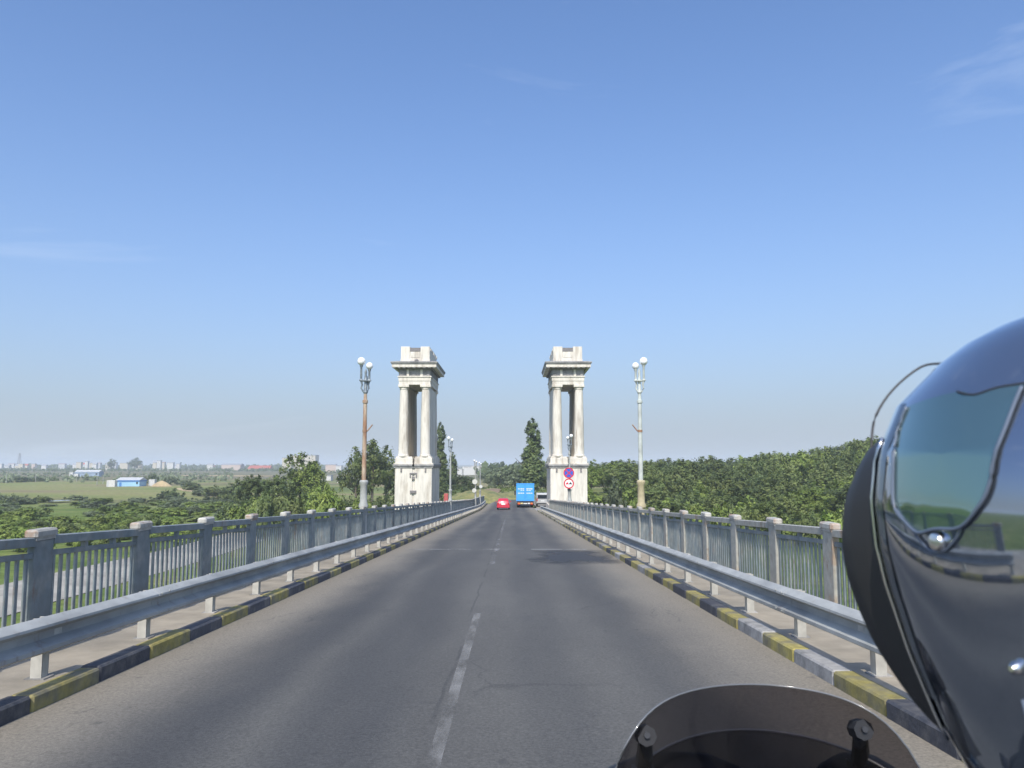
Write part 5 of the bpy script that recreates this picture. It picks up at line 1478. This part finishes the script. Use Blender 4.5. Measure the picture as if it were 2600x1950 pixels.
# clear outer visor: a glossy strip between the side panel and the chin bar, and a second stud low on the shell
for q in (1, -1):
    cv = MB()
    cv.grid([[hp(q * (71.5 + 7.5 * i / 6), z, .0002 + .0016 * math.sin(math.pi * i / 6)) for i in range(7)] for z in [1.60 + .19 * j / 20 for j in range(21)]])
    cv.build('visor_edge', M['visor_strip'], helmet, smooth=180)
    c0 = on_shell(-0.0986, -0.0648, -0.0574, 0.0); c1 = on_shell(-0.0986, -0.0648, -0.0574, 0.006)
    f2 = lambda v: Vector((v.x * q, v.y, v.z))
    MB().tube([f2(c0), f2(c0.lerp(c1, .6)), f2(c1)], [.004, .0036, .0015], 12).build('stud', M['steel'], helmet, smooth=40)
    MB().tube([f2(on_shell(-.0925, -.060, z_, .0006)) for z_ in (-.075, -.09, -.105, -.12, -.135, -.143)], .0009, 6).build('chin_seam', M['pale_rim'], helmet, smooth=180)

# body of the rider: one continuous skinned surface in black riding clothes
def skinned(name, nodes, edges, m_, parent, sub=2):
    me = bpy.data.meshes.new(name)
    me.from_pydata([n_[0] for n_ in nodes], edges, [])
    o = link(name, me, parent)
    md = o.modifiers.new('skin', 'SKIN'); md.use_smooth_shade = True
    if not me.skin_vertices: 
        bm = bmesh.new(); bm.from_mesh(me); bm.verts.layers.skin.verify(); bm.to_mesh(me); bm.free()
    for i, n_ in enumerate(nodes):
        r_ = n_[1]
        sv = me.skin_vertices[0].data[i]
        sv.radius = r_ if isinstance(r_, tuple) else (r_, r_)
        sv.use_root = (i == 0)
    o.modifiers.new('sub', 'SUBSURF').levels = 1
    o.modifiers['sub'].render_levels = sub
    me.materials.append(m_)
    return o
M['leathers'] = mat('black_riding_suit', (0.025, 0.025, 0.028), 0.55, var=0.15, scale=12, bump=.3, bscale=60)
nodes = [((0, -.14, .86), (.17, .13)), ((0, -.10, 1.05), (.16, .12)), ((0, -.04, 1.28), (.185, .13)), ((0, 0.0, 1.43), (.15, .10)), ((0, 0.02, 1.53), (.07, .07)), ((0, .02, 1.62), (.065, .065)),
         ((-.19, .0, 1.41), .075), ((-.33, .14, 1.22), .058), ((-.37, .36, 1.09), .042), ((.19, .0, 1.41), .075), ((.33, .14, 1.22), .058), ((.37, .36, 1.09), .042),
         ((-.12, -.12, .80), .10), ((-.25, .26, .74), .075), ((-.22, -.06, .36), .055), ((-.22, .05, .28), .045), ((.12, -.12, .80), .10), ((.25, .26, .74), .075), ((.22, -.06, .36), .055), ((.22, .05, .28), .045)]
edges = [(0, 1), (1, 2), (2, 3), (3, 4), (4, 5), (3, 6), (6, 7), (7, 8), (3, 9), (9, 10), (10, 11), (0, 12), (12, 13), (13, 14), (14, 15), (0, 16), (16, 17), (17, 18), (18, 19)]
skinned('body', nodes, edges, M['leathers'], rider)
for q in (-1, 1):
    bx, by, bz = q * .37, .375, 1.085
    hn = [((bx, by - .03, bz), .032), ((bx, by + .03, bz + .005), (.038, .022))]
    he = [(0, 1)]
    for k, (dx, L) in enumerate(((-.030, .9), (-.010, 1.05), (.010, 1.0), (.030, .8))):
        i = len(hn)
        hn += [((bx + dx, by + .055, bz + .012), .0095), ((bx + dx, by + .055 + .03 * L, bz + .0), .009), ((bx + dx, by + .05 + .03 * L, bz - .028), .0085), ((bx + dx, by + .04, bz - .034), .008)]
        he += [(1, i), (i, i + 1), (i + 1, i + 2), (i + 2, i + 3)]
    i = len(hn)
    hn += [((bx - q * .045, by + .01, bz - .012), .0105), ((bx - q * .05, by + .035, bz - .026), .0095), ((bx - q * .035, by + .055, bz - .034), .0085)]
    he += [(0, i), (i, i + 1), (i + 1, i + 2)]
    skinned('glove', hn, he, M['leathers'], rider, 1)

# ------------------------------------------------------------------ haze
hz = MB().box(-9500, 9500, -3600, 9600, -9.6, 32.0)
hm_ = bpy.data.materials.new('haze_air'); hm_.use_nodes = True
n, l = hm_.node_tree.nodes, hm_.node_tree.links
n.remove(n['Principled BSDF'])
pv = n.new('ShaderNodeVolumePrincipled')
pv.inputs['Color'].default_value = (0.80, 0.87, 0.95, 1)
pv.inputs['Density'].default_value = 0.00036
pv.inputs['Anisotropy'].default_value = 0.0
l.new(pv.outputs['Volume'], n['Material Output'].inputs['Volume'])
ho = hz.build('haze', hm_)
tag(ho, kind='stuff')
